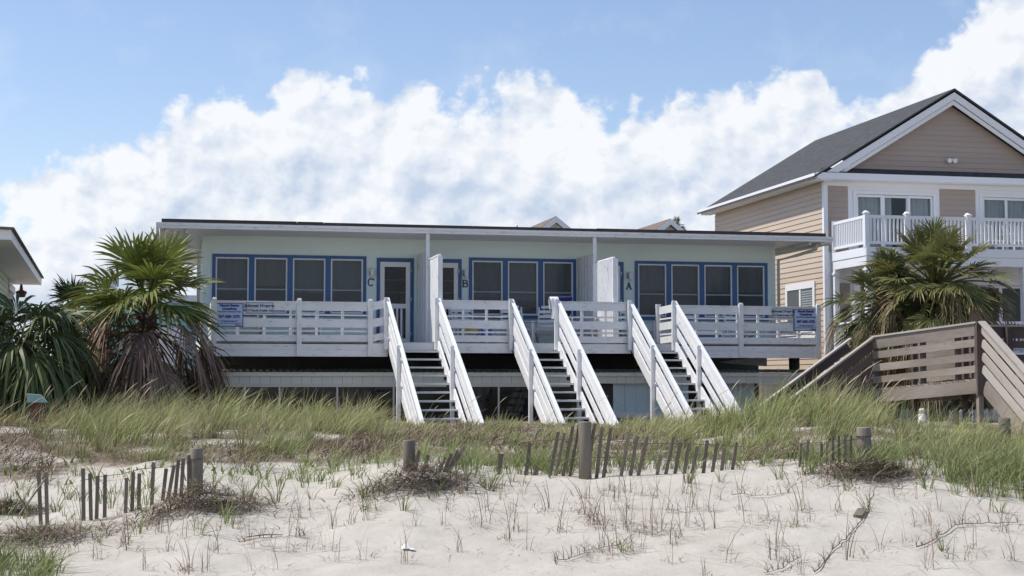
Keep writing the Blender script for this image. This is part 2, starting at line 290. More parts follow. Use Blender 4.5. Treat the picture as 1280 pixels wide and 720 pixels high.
# ------------------------------------------------------------------ mesh builder
class MB:
    def __init__(s): s.v = []; s.f = []; s.uv = []; s.smooth = []
    def face(s, idx, uvs, smooth=False): s.f.append(tuple(idx)); s.uv.append(uvs); s.smooth.append(smooth)
    def quad(s, a, b, c, d, uvs=None):
        n = len(s.v); s.v += [tuple(a), tuple(b), tuple(c), tuple(d)]
        if uvs is None:
            w = (Vector(b)-Vector(a)).length; h = (Vector(d)-Vector(a)).length; o = random.uniform(0, 9)
            uvs = [(o, o), (o+w, o), (o+w, o+h), (o, o+h)]
        s.face((n, n+1, n+2, n+3), uvs); return s
    def obox(s, c, ax, ay, az):
        """box with centre c and three half-axis vectors"""
        c, ax, ay, az = map(Vector, (c, ax, ay, az)); n = len(s.v)
        if ax.cross(ay).dot(az) < 0: az = -az
        for k in range(8):
            s.v.append(tuple(c + ax*(1 if k & 1 else -1) + ay*(1 if k & 2 else -1) + az*(1 if k & 4 else -1)))
        le = [ax.length, ay.length, az.length]; lg = le.index(max(le)); ot = [i for i in range(3) if i != lg]; o1, o2 = random.uniform(0, 40), random.uniform(0, 40)
        for fc in ((0,2,3,1),(4,5,7,6),(0,1,5,4),(2,6,7,3),(0,4,6,2),(1,3,7,5)):
            us = []
            for k in fc:
                loc = [(1 if k & 1 else -1)*le[0], (1 if k & 2 else -1)*le[1], (1 if k & 4 else -1)*le[2]]
                us.append((o1+loc[lg], o2+loc[ot[0]]+loc[ot[1]]))
            s.face([n+k for k in fc], us)
        return s
    def box(s, x0, x1, y0, y1, z0, z1):
        return s.obox(((x0+x1)/2, (y0+y1)/2, (z0+z1)/2), ((x1-x0)/2, 0, 0), (0, (y1-y0)/2, 0), (0, 0, (z1-z0)/2))
    def bar(s, p, q, w, h, up=(0, 0, 1)):
        """board from p to q; w across (perpendicular to up), h along up"""
        p, q = Vector(p), Vector(q); d = (q-p); u = Vector(up); sd = d.cross(u).normalized(); u2 = sd.cross(d).normalized()
        return s.obox((p+q)/2, d/2, sd*w/2, u2*h/2)
    def tube(s, pts, rad, n=8, cap=True):
        pts = [Vector(p) for p in pts]; rad = [rad]*len(pts) if isinstance(rad, (int, float)) else rad
        base = len(s.v); o = random.uniform(0, 30); run = 0
        for i, p in enumerate(pts):
            d = (pts[min(i+1, len(pts)-1)]-pts[max(i-1, 0)]).normalized(); a = d.cross(Vector((0,0,1)) if abs(d.z) < .9 else Vector((0,1,0))).normalized(); b = d.cross(a)
            for k in range(n): t = 6.2832*k/n; s.v.append(tuple(p+(a*math.cos(t)+b*math.sin(t))*rad[i]))
        for i in range(len(pts)-1):
            l = (pts[i+1]-pts[i]).length; cr = 6.28*rad[i]
            for k in range(n):
                k2 = (k+1) % n; u0, u1 = o+run, o+run+l; v0, v1 = o+cr*k/n, o+cr*(k+1)/n
                s.face((base+i*n+k, base+i*n+k2, base+(i+1)*n+k2, base+(i+1)*n+k), [(u0,v0),(u0,v1),(u1,v1),(u1,v0)], True)
            run += l
        if cap:
            for i, rev in ((0, True), (len(pts)-1, False)):
                ids = [base+i*n+k for k in range(n)]; ids = ids[::-1] if rev else ids
                s.face(ids, [(o+math.cos(6.28*k/n)*rad[i], o+math.sin(6.28*k/n)*rad[i]) for k in range(n)])
        return s
    def prism(s, poly, ex):
        """flat polygon (3D points) pushed along ex, closed"""
        poly = [Vector(p) for p in poly]; ex = Vector(ex); n = len(poly); b = len(s.v); o = random.uniform(0, 30)
        s.v += [tuple(p) for p in poly] + [tuple(p+ex) for p in poly]
        e1 = (poly[1]-poly[0]).normalized(); nn = Vector((0,0,0))
        for i in range(n): nn += (poly[i]-poly[0]).cross(poly[(i+1) % n]-poly[0])
        e2 = nn.normalized().cross(e1); pu = [((p-poly[0]).dot(e1)+o, (p-poly[0]).dot(e2)+o) for p in poly]
        fl = nn.dot(ex) > 0
        A = list(range(b, b+n)); B = list(range(b+n, b+2*n))
        s.face(A[::-1] if fl else A, pu[::-1] if fl else pu); s.face(B if fl else B[::-1], pu if fl else pu[::-1])
        for i in range(n):
            j = (i+1) % n; q = [A[i], A[j], B[j], B[i]]; l = (poly[j]-poly[i]).length; h = ex.length; us = [(o,o),(o+l,o),(o+l,o+h),(o,o+h)]
            s.face(q if fl else q[::-1], us if fl else us[::-1])
        return s
    def sheet(s, fn, nu, nv, smooth=True):
        b = len(s.v)
        for i in range(nu+1):
            for j in range(nv+1): s.v.append(tuple(fn(i/nu, j/nv)))
        for i in range(nu):
            for j in range(nv):
                a = b+i*(nv+1)+j; s.face((a, a+nv+1, a+nv+2, a+1), [(i/nu,j/nv),((i+1)/nu,j/nv),((i+1)/nu,(j+1)/nv),(i/nu,(j+1)/nv)], smooth)
        return s
    def each(s, name, mat, parent):
        """every primitive added so far becomes a part of its own"""
        out = []; seen = [-1]*len(s.v); comp = list(range(len(s.v)))
        def find(i):
            while comp[i] != i: comp[i] = comp[comp[i]]; i = comp[i]
            return i
        for f in s.f:
            for k in f[1:]: comp[find(k)] = find(f[0])
        groups = {}
        for i, f in enumerate(s.f): groups.setdefault(find(f[0]), []).append(i)
        for g in groups.values():
            m = MB(); ids = sorted({k for i in g for k in s.f[i]}); mp = {k: n for n, k in enumerate(ids)}
            m.v = [s.v[k] for k in ids]
            for i in g: m.f.append(tuple(mp[k] for k in s.f[i])); m.uv.append(s.uv[i]); m.smooth.append(s.smooth[i])
            out.append(m.build(name, mat, parent))
        return out
    def build(s, name, mat, parent=None, off=None):
        if off is None: off = world_off(parent)
        me = bpy.data.meshes.new(name); me.from_pydata([(x-off[0], y-off[1], z-off[2]) for x, y, z in s.v], [], s.f)
        uvl = me.uv_layers.new(name='UVMap'); uvl.data.foreach_set('uv', [c for u in s.uv for p in u for c in p])
        me.polygons.foreach_set('use_smooth', s.smooth); me.materials.append(M[mat] if isinstance(mat, str) else mat); me.update()
        return link(name, me, parent)
def link(name, me, parent=None):
    o = bpy.data.objects.new(name, me); COL.objects.link(o)
    if parent: o.parent = parent
    return o
def world_off(o):
    v = Vector((0,0,0))
    while o is not None: v = v + o.location; o = o.parent
    return v
def tag(o, label, cat, group=None, kind=None):
    if label: o['label'] = label
    if cat: o['category'] = cat
    if group: o['group'] = group
    if kind: o['kind'] = kind
    return o
def thing(name, loc, label, cat, group=None):
    o = bpy.data.objects.new(name, None); COL.objects.link(o); o.location = loc; o.empty_display_size = .2
    return tag(o, label, cat, group)
def holed(mb, axis, c0, c1, u0, u1, z0, z1, holes, step=None):
    """wall slab between c0..c1 on the given axis, with rectangular openings (u0,u1,z0,z1)"""
    us = sorted({u0, u1, *[h[0] for h in holes], *[h[1] for h in holes]})
    for a, b in zip(us, us[1:]):
        hs = sorted([(h[2], h[3]) for h in holes if h[0] < (a+b)/2 < h[1]]); z = z0
        for lo, hi in hs + [(z1, z1)]:
            if lo - z > 1e-4:
                if axis == 'y': mb.box(a, b, c0, c1, z, lo)
                else: mb.box(c0, c1, a, b, z, lo)
            z = max(z, hi)
    return mb
def text_mesh(name, body, size, mat, parent, pos, bold=.0, sx=1.0, align='CENTER'):
    """flat lettering facing -Y, a few mm thick"""
    cu = bpy.data.curves.new('lettering', 'FONT'); cu.body = body; cu.size = size; cu.align_x = align; cu.extrude = .0015; cu.offset = bold
    tmp = bpy.data.objects.new('lettering_source', cu); COL.objects.link(tmp)
    dg = bpy.context.evaluated_depsgraph_get(); me = bpy.data.meshes.new_from_object(tmp.evaluated_get(dg)); bpy.data.objects.remove(tmp)
    off = world_off(parent); p = Vector(pos) - off
    co = np.empty(len(me.vertices)*3); me.vertices.foreach_get('co', co); co = co.reshape(-1, 3)
    new = np.stack([co[:,0]*sx+p.x, -co[:,2]+p.y, co[:,1]+p.z], 1); me.vertices.foreach_set('co', new.ravel().astype(np.float32))
    me.materials.clear(); me.materials.append(M[mat]); me.update(); return link(name, me, parent)

# ================================================================== SETTING: ground
def build_ground():
    Ds = np.concatenate([np.array([-300,-120,-40,-10,0,4,7,9.,10.5]), np.arange(11.5, 22, .07), np.arange(22, 33, .16), np.arange(33, 62, .8), np.array([66,75,90,120,170,260,420,700,1200,2200])])
    Ls = np.concatenate([np.array([-2200,-1200,-600,-300,-150,-80,-45,-30,-22,-17]), np.arange(-13, 16, .085), np.array([16.3,17,18.5,22,30,45,80,150,300,600,1200,2200])])
    L, D = np.meshgrid(Ls, Ds); X, Y = L*CY+D*SY, -L*SY+D*CY
    Z = ground(X, Y)
    # small pits and ripples of trampled sand
    fine = np.clip((24-D)/4, 0, 1)*(D > 9)
    for k in range(12):
        f = random.uniform(2.5, 8); th = random.uniform(0, 3.14); ph = random.uniform(0, 6.28)
        Z = Z + fine*.003*np.sin((X*math.cos(th)+Y*math.sin(th))*f*2+ph+1.5*np.sin(Y*1.9+X*1.1+k))
    rr = np.random.default_rng(5)
    for k in range(210):
        l0, d0 = rr.uniform(-6, 7), rr.uniform(13, 19); r0 = rr.uniform(.07, .2); hh = rr.uniform(-.016, .010)
        w = np.exp(-(((L-l0)/r0)**2+((D-d0)/(r0*1.3))**2)); Z = Z + hh*w
    litter = litter_at(X, Y)
    nr, nc = L.shape; V = np.stack([X, Y, Z], -1).reshape(-1, 3)
    i = np.arange(nr*nc).reshape(nr, nc); F = np.stack([i[:-1,:-1], i[:-1,1:], i[1:,1:], i[1:,:-1]], -1).reshape(-1, 4)
    me = np_mesh('ground', V, [F], smooth=True); at = me.attributes.new('litter', 'FLOAT', 'POINT'); at.data.foreach_set('value', litter.ravel().astype(np.float32))
    me.materials.append(M['sand']); o = link('ground', me); o['kind'] = 'structure'; return o
def np_mesh(name, V, groups, smooth=False, tint=None):
    me = bpy.data.meshes.new(name); me.vertices.add(len(V)); me.vertices.foreach_set('co', V.astype(np.float32).ravel())
    idx = np.concatenate([g.ravel() for g in groups]).astype(np.int32); tot = np.concatenate([np.full(len(g), g.shape[1]) for g in groups]).astype(np.int32)
    st = np.concatenate([[0], np.cumsum(tot)[:-1]]).astype(np.int32)
    me.loops.add(len(idx)); me.loops.foreach_set('vertex_index', idx); me.polygons.add(len(tot)); me.polygons.foreach_set('loop_start', st)
    try: me.polygons.foreach_set('loop_total', tot)
    except Exception: pass
    if smooth: me.polygons.foreach_set('use_smooth', np.ones(len(tot), bool))
    me.update(calc_edges=True); me.validate()
    if tint is not None:
        a = me.attributes.new('tint', 'FLOAT_COLOR', 'POINT'); a.data.foreach_set('color', np.concatenate([tint, np.ones((len(tint),1))], 1).astype(np.float32).ravel())
    return me
def px_of(X, Y): L = X*CY-Y*SY; D = X*SY+Y*CY; return 640+1900*L/np.maximum(D, 5), D
def litter_at(X, Y):
    px, D = px_of(X, Y)
    edge = np.interp(px, [-600,0,200,400,480,560,620,720,820,900,960,1060,1140,1220,1300], [20.3,20.3,20.2,20.3,19.9,19.4,19.0,18.9,18.4,18.0,17.8,17.5,17.9,17.2,17.2])
    l = np.clip((D-edge)/1.6+.22*wob(X, Y, 1.6, 20), 0, 1)*np.clip((60-D)/20, .4, 1)
    back = np.clip((D-33)/2, 0, 1); l = np.maximum(l*np.clip(.62+.55*wob(X, Y, 2.1, 33)+.25*wob(X, Y, 5, 2), .12, 1), back*.6)
    # thin scatter of reed crumbs behind the slat fence
    band = np.exp(-((D-18.2)/.9)**2)*.42*np.clip((px-380)/150, 0, 1)
    return np.clip(np.maximum(l, band), 0, 1)
build_ground()

# ================================================================== MAIN BEACH HOUSE
YW, YD, YE = 39.2, 35.8, 37.5
ZF = .90                                            # deck floor
house = thing('beach_house', (8.4, 39.2, -1.0), 'flat-roofed pale aqua beach house with blue window trim, white deck and three stairs', 'house')
def sash_window(x0, x1, z0, z1, parent, y=YW, shade=.58):
    """one single-hung window: white frame, meeting rail, two panes, a drawn shade behind"""
    f = MB(); t = .036
    f.box(x0, x0+t, y-.012, y+.07, z0, z1); f.box(x1-t, x1, y-.012, y+.07, z0, z1); f.box(x0+t, x1-t, y-.012, y+.07, z0, z0+t+.01); f.box(x0+t, x1-t, y-.012, y+.07, z1-t, z1)
    w = f.build('window', 'white_clean', parent)
    zm = z0+(z1-z0)*.43
    MB().box(x0+t+.002, x1-t-.002, y+.015, y+.05, zm-.018, zm+.018).build('meeting_rail', 'rail_grey', w)
    MB().quad((x0+t, y+.03, zm+.02), (x1-t, y+.03, zm+.02), (x1-t, y+.03, z1-t), (x0+t, y+.03, z1-t)).build('upper_pane', 'screen', w)
    MB().quad((x0+t, y+.022, z0+t), (x1-t, y+.022, z0+t), (x1-t, y+.022, zm-.02), (x0+t, y+.022, zm-.02)).build('lower_pane', 'screen', w)
    zs = z1-(z1-z0)*shade; k = random.uniform(0, 6)
    MB().sheet(lambda u, v: (x0+u*(x1-x0), y+.16+.02*math.sin(u*26+k)+.012*math.sin(u*11+k), zs+v*(z1-zs)), 40, 1).build('shade', random.choice(['dim_curtain', 'dim_curtain', 'shade_dark', 'shade_warm']), w)
    return w
wins, holes = [], []
def bank(x0, x1, z0, z1, n):
    """row of n windows inside one blue casing"""
    side, mull = .085, .14; w = (x1-x0-2*side-(n-1)*mull)/n
    holes.append((x0+.03, x1-.03, z0+.03, z1-.03))
    c = MB(); yp, yb = YW-.035, YW+.05
    c.box(x0, x1, yp, yb, z1-.08, z1); c.box(x0-.02, x1+.02, yp-.03, yb, z0, z0+.085)
    for k in range(n+1):
        a = x0 if k == 0 else x0+side+k*w+(k-1)*mull; b = a+(side if k in (0, n) else mull)
        c.box(a, b, yp+.003, yb, z0+.085, z1-.08)
    c.build('window_casing', 'blue', house)
    for k in range(n):
        a = x0+side+k*(w+mull); wins.append((a, a+w, z0+.085, z1-.08))
bank(.90, 4.82, 1.62, 3.20, 4); bank(7.53, 10.44, 1.62, 3.22, 3); bank(12.08, 15.88, 1.62, 3.21, 4)
for i, w in enumerate(wins): sash_window(*w, house, shade=[.60,.5,.62,.55,.66,.72,.70,.5,.5,.52,.5][i])
doors = [(5.09, 6.06), (6.36, 7.33), (10.79, 11.76)]
for x0, x1 in doors: holes.append((x0+.04, x1-.04, ZF, 3.13))
wall = MB(); holed(wall, 'y', YW, YW+.12, .65, 16.10, ZF-.02, 3.69, holes)
wall.build('front_wall', 'aqua', house)
sw = MB(); sw.box(.65, .77, YW+.12, 49, ZF-.02, 3.69); sw.box(15.98, 16.10, YW+.12, 49, ZF-.02, 3.69); sw.box(.65, 16.10, 49, 49.12, ZF-.02, 3.69)
sw.each('outer_wall', 'aqua', house)
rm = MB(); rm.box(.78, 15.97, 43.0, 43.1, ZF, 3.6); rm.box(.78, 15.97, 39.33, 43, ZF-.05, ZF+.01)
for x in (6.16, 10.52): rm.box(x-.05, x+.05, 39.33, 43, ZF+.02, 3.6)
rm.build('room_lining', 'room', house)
tr = MB()
for x in (.66, 16.02): tr.box(x-.02, x+.09, YW-.02, YW-.001, ZF, 3.66)
tr.box(.77, 15.98, YW-.025, YW-.002, 3.60, 3.67)
tr.build('corner_trim', 'aqua', house)
for x0, x1 in doors:                               # screen doors
    c = MB(); c.box(x0, x0+.085, YW-.035, YW+.05, ZF, 3.17); c.box(x1-.085, x1, YW-.035, YW+.05, ZF, 3.17); c.box(x0+.085, x1-.085, YW-.032, YW+.05, 3.08, 3.17)
    c.build('door_casing', 'blue', house)
    a, b = x0+.09, x1-.09; d = MB(); y0, y1 = YW-.015, YW+.03
    d.box(a, a+.115, y0, y1, ZF+.02, 3.07); d.box(b-.115, b, y0, y1, ZF+.02, 3.07); d.box(a+.115, b-.115, y0, y1, 2.94, 3.07); d.box(a+.115, b-.115, y0, y1, 1.86, 1.98); d.box(a+.115, b-.115, y0, y1, ZF+.02, ZF+.18)
    for k in range(4):
        xx = a+.115+(b-a-.23)*(k+1)/5; d.box(xx-.024, xx+.024, y0+.003, y1-.003, ZF+.18, 1.86)
    dr = d.build('screen_door', 'white_clean', house)
    MB().quad((a+.11, YW+.012, ZF+.18), (b-.11, YW+.012, ZF+.18), (b-.11, YW+.012, 2.95), (a+.11, YW+.012, 2.95)).build('screen', 'dark_glass', dr)
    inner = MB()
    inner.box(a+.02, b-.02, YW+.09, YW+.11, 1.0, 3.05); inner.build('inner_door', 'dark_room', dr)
    mu = MB()
    for zz in (2.28, 2.6): mu.box(a+.115, b-.115, YW+.045, YW+.06, zz-.012, zz+.012)
    mu.each('muntin', 'dim_curtain', dr)
    hg = MB()
    for zz in (1.2, 2.1, 2.85): hg.box(b-.012, b+.03, YW-.05, YW-.012, zz-.045, zz+.045)
    hg.each('hinge', 'metal', dr)
    MB().box(a+.04, a+.075, YW-.07, YW-.016, 1.88, 2.02).build('handle', 'metal', dr)
for x, z in ((4.955, 2.79), (7.43, 2.80), (11.915, 2.80)):   # wall lanterns
    l = MB(); l.box(x-.05, x+.05, YW-.03, YW-.001, z-.07, z+.09); l.tube([(x, YW-.03, z+.05), (x, YW-.10, z+.10), (x, YW-.14, z+.06)], .012, 6)
    lt = l.build('wall_lantern', 'lamp_metal', house)
    MB().tube([(x, YW-.14, z+.09), (x, YW-.14, z+.075), (x, YW-.14, z-.09), (x, YW-.14, z-.15)], [.02, .075, .05, .015], 8).build('lamp_glass', 'white_plastic', lt)
def stroke(mb, pts, w, y):
    for p, q in zip(pts, pts[1:]):
        mb.bar((p[0], y, p[1]), (q[0], y, q[1]), .012, w, up=(-(q[1]-p[1]), 0, q[0]-p[0]))
def letter(ch, x, z, h=.185):
    mb = MB(); y = YW-.010; w = .034
    P = lambda u, v: (x+u*h*.8, z+(v-.5)*h)
    if ch == 'C':
        stroke(mb, [P(.5*math.cos(t)*.95, .5+.5*math.sin(t)) for t in np.linspace(.75, 5.53, 14)], w, y); mb.box(x+.068, x+.088, y-.007, y+.005, z+.045, z+.105)
    if ch == 'B':
        stroke(mb, [P(-.33, 0), P(-.33, 1)], w*1.1, y)
        stroke(mb, [P(-.5, .965), P(.1, .965), P(.32, .87), P(.32, .64), P(.1, .53), P(-.33, .53)], w*.9, y-.002); stroke(mb, [P(.1, .53), P(.42, .40), P(.42, .15), P(.15, .035), P(-.5, .035)], w*.9, y-.004)
    if ch == 'A':
        stroke(mb, [P(-.4, 0), P(0, 1)], w*.85, y); stroke(mb, [P(0, 1), P(.4, 0)], w*1.1, y-.002); stroke(mb, [P(-.22, .36), P(.22, .36)], w*.8, y-.004)
        stroke(mb, [P(-.58, .03), P(-.22, .03)], w*.7, y-.006); stroke(mb, [P(.2, .03), P(.6, .03)], w*.7, y-.006)
    o = mb.build('unit_letter', 'letter', house); o['label'] = f'dark letter {ch} on the aqua wall beside its door'
letter('C', 4.94, 2.53); letter('B', 7.43, 2.53); letter('A', 11.91, 2.53)
# roof: soffit, white fascia with gutter lip, dark tarred edge
MB().box(-.40, 16.98, 37.54, 49.5, 3.665, 3.70).build('soffit', 'white_clean', house)
f = MB(); f.box(-.48, 17.05, YE-.02, YE+.03, 3.665, 3.80); f.box(-.48, 17.05, YE-.05, YE-.02, 3.735, 3.80)
f.box(-.48, -.43, YE+.03, 49.6, 3.60, 3.80); f.box(17.0, 17.05, YE+.03, 49.6, 3.60, 3.80)
f.build('fascia', 'white', house)
roof = MB().box(-.33, 16.85, YE+.05, 49.4, 3.705, 3.86).build('roof', 'roof_top', house)
ed = MB(); xs = [-.36, 2.9, 3.55, 7.3, 9.6, 10.55, 13.2, 16.88]
for a, b in zip(xs, xs[1:]): ed.box(a+.006, b-.006, YE+.02+random.uniform(0,.015), YE+.09, 3.80, 3.885+random.uniform(-.012, .012))
ed.build('roof_edge', 'roof_dark', house)
MB().tube([(8.5, YE+.3, 3.86), (8.5, YE+.3, 3.97)], .03, 8).build('vent_pipe', 'white_plastic', house)
MB().tube([(16.75, 37.75, 3.67), (16.75, 37.9, 3.50), (16.55, 38.6, 3.40), (16.16, 39.08, 3.28), (16.16, 39.08, 1.2)], .045, 8).build('downspout', 'beige_trim', house)
MB().tube([(-.25, 37.75, 3.67), (-.2, 38.0, 3.52), (.2, 38.7, 3.38), (.57, 39.12, 3.26), (.57, 39.12, 1.2)], .045, 8).build('downspout', 'beige_trim', house)
rf = MB()
for x in (-.2, .25): rf.box(x-.04, x+.04, 37.6, 48, 3.56, 3.663)
for x in (16.45, 16.8): rf.box(x-.03, x+.03, 37.6, 48, 3.58, 3.663)
rf.each('rafter', 'beige_trim', house)
# porch posts and privacy screens between the units
for x, side in ((6.16, 0), (10.50, 1)):
    MB().box(x-.045, x+.045, YE+.03, YE+.12, ZF, 3.664).build('porch_post', 'white', house)
    a = MB(); n = 11
    for k in range(n):
        y1 = YW-.03-k*.148; a.box(x-.025-(k%2)*.012, x+.025, y1-.146, y1, ZF+.02, 3.26-.02*(k%3==1))
    a.build('privacy_screen', 'white', house)
    b = MB(); n = (9, 7)[side]; ya = YE-.12; pit = (.16, .215)[side]
    for k in range(n):                              # folding outer half
        y1 = ya-k*pit; xo = x+.02+(.05 if k % 2 else -.05)*(2.1 if side else .35)
        xo2 = x+.02+(-.05 if k % 2 else .05)*(2.1 if side else .35)
        b.bar((xo, y1, (ZF+3.0)/2), (xo2, y1-pit+.002, (ZF+3.0)/2), .03, 3.0-ZF-.06+.04*(k == 3))
    b.box(x-.02, x+.09, ya-n*pit-.06, ya-n*pit-.002, ZF, 2.98)
    b.tube([(x+.03, ya, 3.0), (x+.03, ya-n*pit, 3.0)], .035, 8)
    b.build('privacy_screen', 'white', house)
# deck: boards, joists, fascia, pilings
dk = MB(); k = 0; y = YD+.02
while y < YW-.04: dk.box(.80, 15.88, y, min(y+.135, YW-.04), ZF-.04, ZF+random.uniform(-.004, .004)); y += .142
dk.build('deck_board', 'deck_grey', house)
jo = MB()
for x in np.arange(1.1, 15.8, .6): jo.box(x-.02, x+.02, YD+.08, YW-.05, ZF-.26, ZF-.045)
jo.build('joist', 'piling', house)
fa = MB()
for a, b, two in ((.78, 4.92, 1), (6.13, 7.94, 0), (9.07, 10.92, 0), (12.05, 15.90, 1)):
    if two: fa.box(a, b, YD-.02, YD+.02, .702, .84); fa.box(a, b, YD-.017, YD+.02, .55, .70)
    else: fa.box(a, b, YD-.02, YD+.02, .645, .875)
fb = MB(); fb.prism([(.70, YD-.016, .58), (.779, YD-.016, .58), (.779, YD-.016, .86), (.60, YD-.016, .80)], (0, .04, 0)); fb.build('deck_fascia', 'white', house)
fa.each('deck_fascia', 'white', house)
for a, b in ((.74, .778), (15.902, 15.94)): MB().box(a, b, YD+.03, YW, .60, .86).build('deck_fascia', 'white', house)
pl = MB()
for x in (.95, 9.75, 13.0, 15.55): pl.tube([(x, 36.62, -1.6), (x, 36.62, .62)], .14, 10)
pl.box(10.25, 10.62, 36.35, 36.6, -1.5, .2)
pl.each('piling', 'piling', house)
# railings
def rail_section(x0, x1, posts, top=1.82, y=YD, caps=True):
    rl = bpy.data.objects.new('deck_railing', None); COL.objects.link(rl); rl.parent = house; rl.location = Vector((x0, y, ZF))-house.location
    b = MB(); j = lambda: random.uniform(-.006, .006)
    for z0, z1 in ((top-.20, top-.012), (1.235, 1.43), (.905, 1.06)): b.bar((x0, y+j(), (z0+z1)/2+j()), (x1, y+j(), (z0+z1)/2+j()), .03, z1-z0)
    for z0, z1 in ((1.505, 1.545), (1.125, 1.165)): b.bar((x0, y+.004, (z0+z1)/2+j()), (x1, y+.004, (z0+z1)/2+j()), .022, z1-z0)
    b.bar((x0, y+.02, top+.005), (x1, y+.02, top+.005+j()), .11, .03)
    b.build('rail_board', 'white', rl)
    for px in posts:
        p = MB(); p.box(px-.055, px+.055, y-.095, y-.017, .56, top+.055); p.prism([(px-.055, y-.095, top+.055), (px+.055, y-.095, top+.055), (px+.035, y-.075, top+.09), (px-.035, y-.075, top+.09)], (0, .04, 0))
        p.build('post', 'white', rl)
    n = int((x1-x0)/.62)
    q = MB()
    for k in range(1, n+1):
        xx = x0+(x1-x0)*k/(n+1); q.box(xx-.03, xx+.03, y+.03, y+.08, ZF, top-.03)
    q.each('back_stud', 'white', rl)
    return rl
rail_section(.82, 4.46, (.88, 2.83, 4.50)); rail_section(6.16, 7.90, (), 1.89); rail_section(9.11, 10.88, (), 1.89); rail_section(12.10, 15.88, (13.77, 15.84), 1.83)
e = MB()                                            # end and return railings
for x, ya, yb in ((.82, YD+.05, YW-.1), (15.88, YD+.05, YW-.1)):
    e = MB()
    for z0, z1 in ((1.62, 1.81), (1.235, 1.43), (.92, 1.06)): e.bar((x, ya, (z0+z1)/2), (x, yb, (z0+z1)/2), .03, z1-z0)
    for z in (1.525, 1.145): e.bar((x, ya, z), (x, yb, z), .022, .04)
    e.build('end_railing', 'white', house)
e = MB()
for z0, z1 in ((1.66, 1.85), (1.25, 1.44), (.92, 1.08)): e.bar((12.03, YD+.1, (z0+z1)/2+.02), (12.05, 37.0, (z0+z1)/2), .03, z1-z0)
for z in (1.54, 1.15): e.bar((12.03, YD+.1, z), (12.05, 37.0, z), .022, .04)
e.box(11.97, 12.09, 36.98, 37.09, .9, 1.93); e.build('return_railing', 'white', house); e = MB()
for z0, z1 in ((1.64, 1.83), (1.235, 1.43), (.905, 1.06)): e.bar((4.53, YD-.02, (z0+z1)/2), (4.88, YD-.10, (z0+z1)/2+.07), .03, z1-z0)
e.box(4.50, 4.88, YD-.06, YD-.03, .55, .86)
e.build('return_railing', 'white', house)
# stairs
def stair(xl, xr, yb, zb, mid, ztop=1.93, skew=0.0):
    st = bpy.data.objects.new('staircase', None); COL.objects.link(st); st.parent = house; st.location = Vector(((xl+xr)/2, YD, ZF))-house.location
    y0 = YD-.03; sl = (ztop-zb)/(y0-yb); pr = lambda y, off: ztop-(y0-y)*sl+off
    for x, sg in ((xl, 1), (xr, -1)):
        b = MB(); th = .035
        th = .026
        def plank(c, w, ya, yb_, xo=0): b.bar((x+xo, ya, pr(ya, c)), (x+xo, yb_, pr(yb_, c)), th, w)
        if sg > 0: plank(-.105, .175, y0, yb, 0); plank(-.435, .175, y0-.02, yb+.36, .004*sg); plank(-.648, .175, y0-.03, yb+.66, -.004*sg)
        else: plank(-.115, .195, y0, yb, 0); plank(-.325, .165, y0-.02, yb+.26, .004*sg); plank(-.66, .165, y0-.03, yb+.66, -.004*sg)
        b.build('stair_rail', 'white', st)
        s = MB(); s.bar((x+.02*sg, y0+.05, pr(y0+.05, -1.05)), (x+.02*sg, yb+1.25, pr(yb+1.25, -1.05)), .045, .25); s.build('stringer', 'white', st)
        c = MB(); c.bar((x-.01*sg, y0+.03, pr(y0+.03, -.005)), (x-.01*sg, yb, pr(yb, -.005)), .085, .028); c.build('handrail', 'white_clean', st)
        for t, dz in ((.02, .06), (mid, .0)):
            yy = y0-(y0-yb)*t; p = MB(); xo = x-.062; zt = pr(yy, dz); zl = max(gz(x, yy)-.3, pr(yy, -1.15)) if t < .1 else gz(x, yy)-.3
            p.box(xo-.043, xo+.043, yy-.045, yy+.045, zl, zt); p.box(xo-.032, xo+.032, yy-.034, yy+.034, zt, zt+.018); p.build('newel_post', 'white', st)
    r = MB(); r.box(xl+.03, xr-.03, YD-.02, YD+.02, .70, .885); r.build('riser', 'grey_tread', st)
    n = 11; rise = .19; run = rise/sl
    for k in range(1, n+1):
        z = ZF-.02-rise*k; yy = YD-.10-run*(k-1)
        if z < gz((xl+xr)/2, yy)-.12: break
        t = MB(); t.box(xl+.045, xr-.045, yy-.27, yy, z-.042, z+random.uniform(-.003, .003)); t.build('tread', 'grey_tread', st)
    c = MB()
    for x, sg in ((xl, 1), (xr, -1)):
        for k in range(1, n):
            z = ZF-.02-rise*k; yy = YD-.10-run*(k-1); c.box(x+.045*sg-.02, x+.045*sg+.02, yy-.24, yy-.02, z-.13, z-.045)
    c.each('cleat', 'piling', st)
    return st
stair(4.92, 6.13, 30.5, -.88, .42); stair(7.94, 9.07, 30.8, -.91, .44); stair(10.92, 12.05, 31.25, -.78, .42)
# ground floor: screened room, awning strip, aqua panels
YG = 36.25
aw = MB(); x = .98
aw.sheet(lambda u, v: (1.0+u*14.9, YG-.24+v*2.0, .222+.036*math.sin(u*14.9/.155*6.2832)+v*.03), 620, 1)
aw.build('corrugated_awning', 'green_sheet', house)
g = MB(); g.box(.98, 15.9, YG-.10, YG-.06, .095, .185); g.build('awning_fascia', 'white', house)
g = MB(); x = 1.0
while x < 15.8: g.box(x, x+.236, YG-.03, YG, -.085, .094); x += .242
g.build('panel_band', 'greenish', house)
g = MB(); g.box(1.0, 9.9, YG-.045, YG+.01, -.165, -.086)
for x in (1.05, 1.62, 2.42, 3.78, 5.13, 7.7, 8.9): g.box(x-.022, x+.022, YG-.03, YG+.02, -1.3, -.166)
g.build('screen_frame', 'beige_trim', house)
g = MB(); g.quad((1.0, YG+.005, -1.3), (9.9, YG+.005, -1.3), (9.9, YG+.005, -.1), (1.0, YG+.005, -.1)); g.build('porch_screen', 'dark_glass', house)
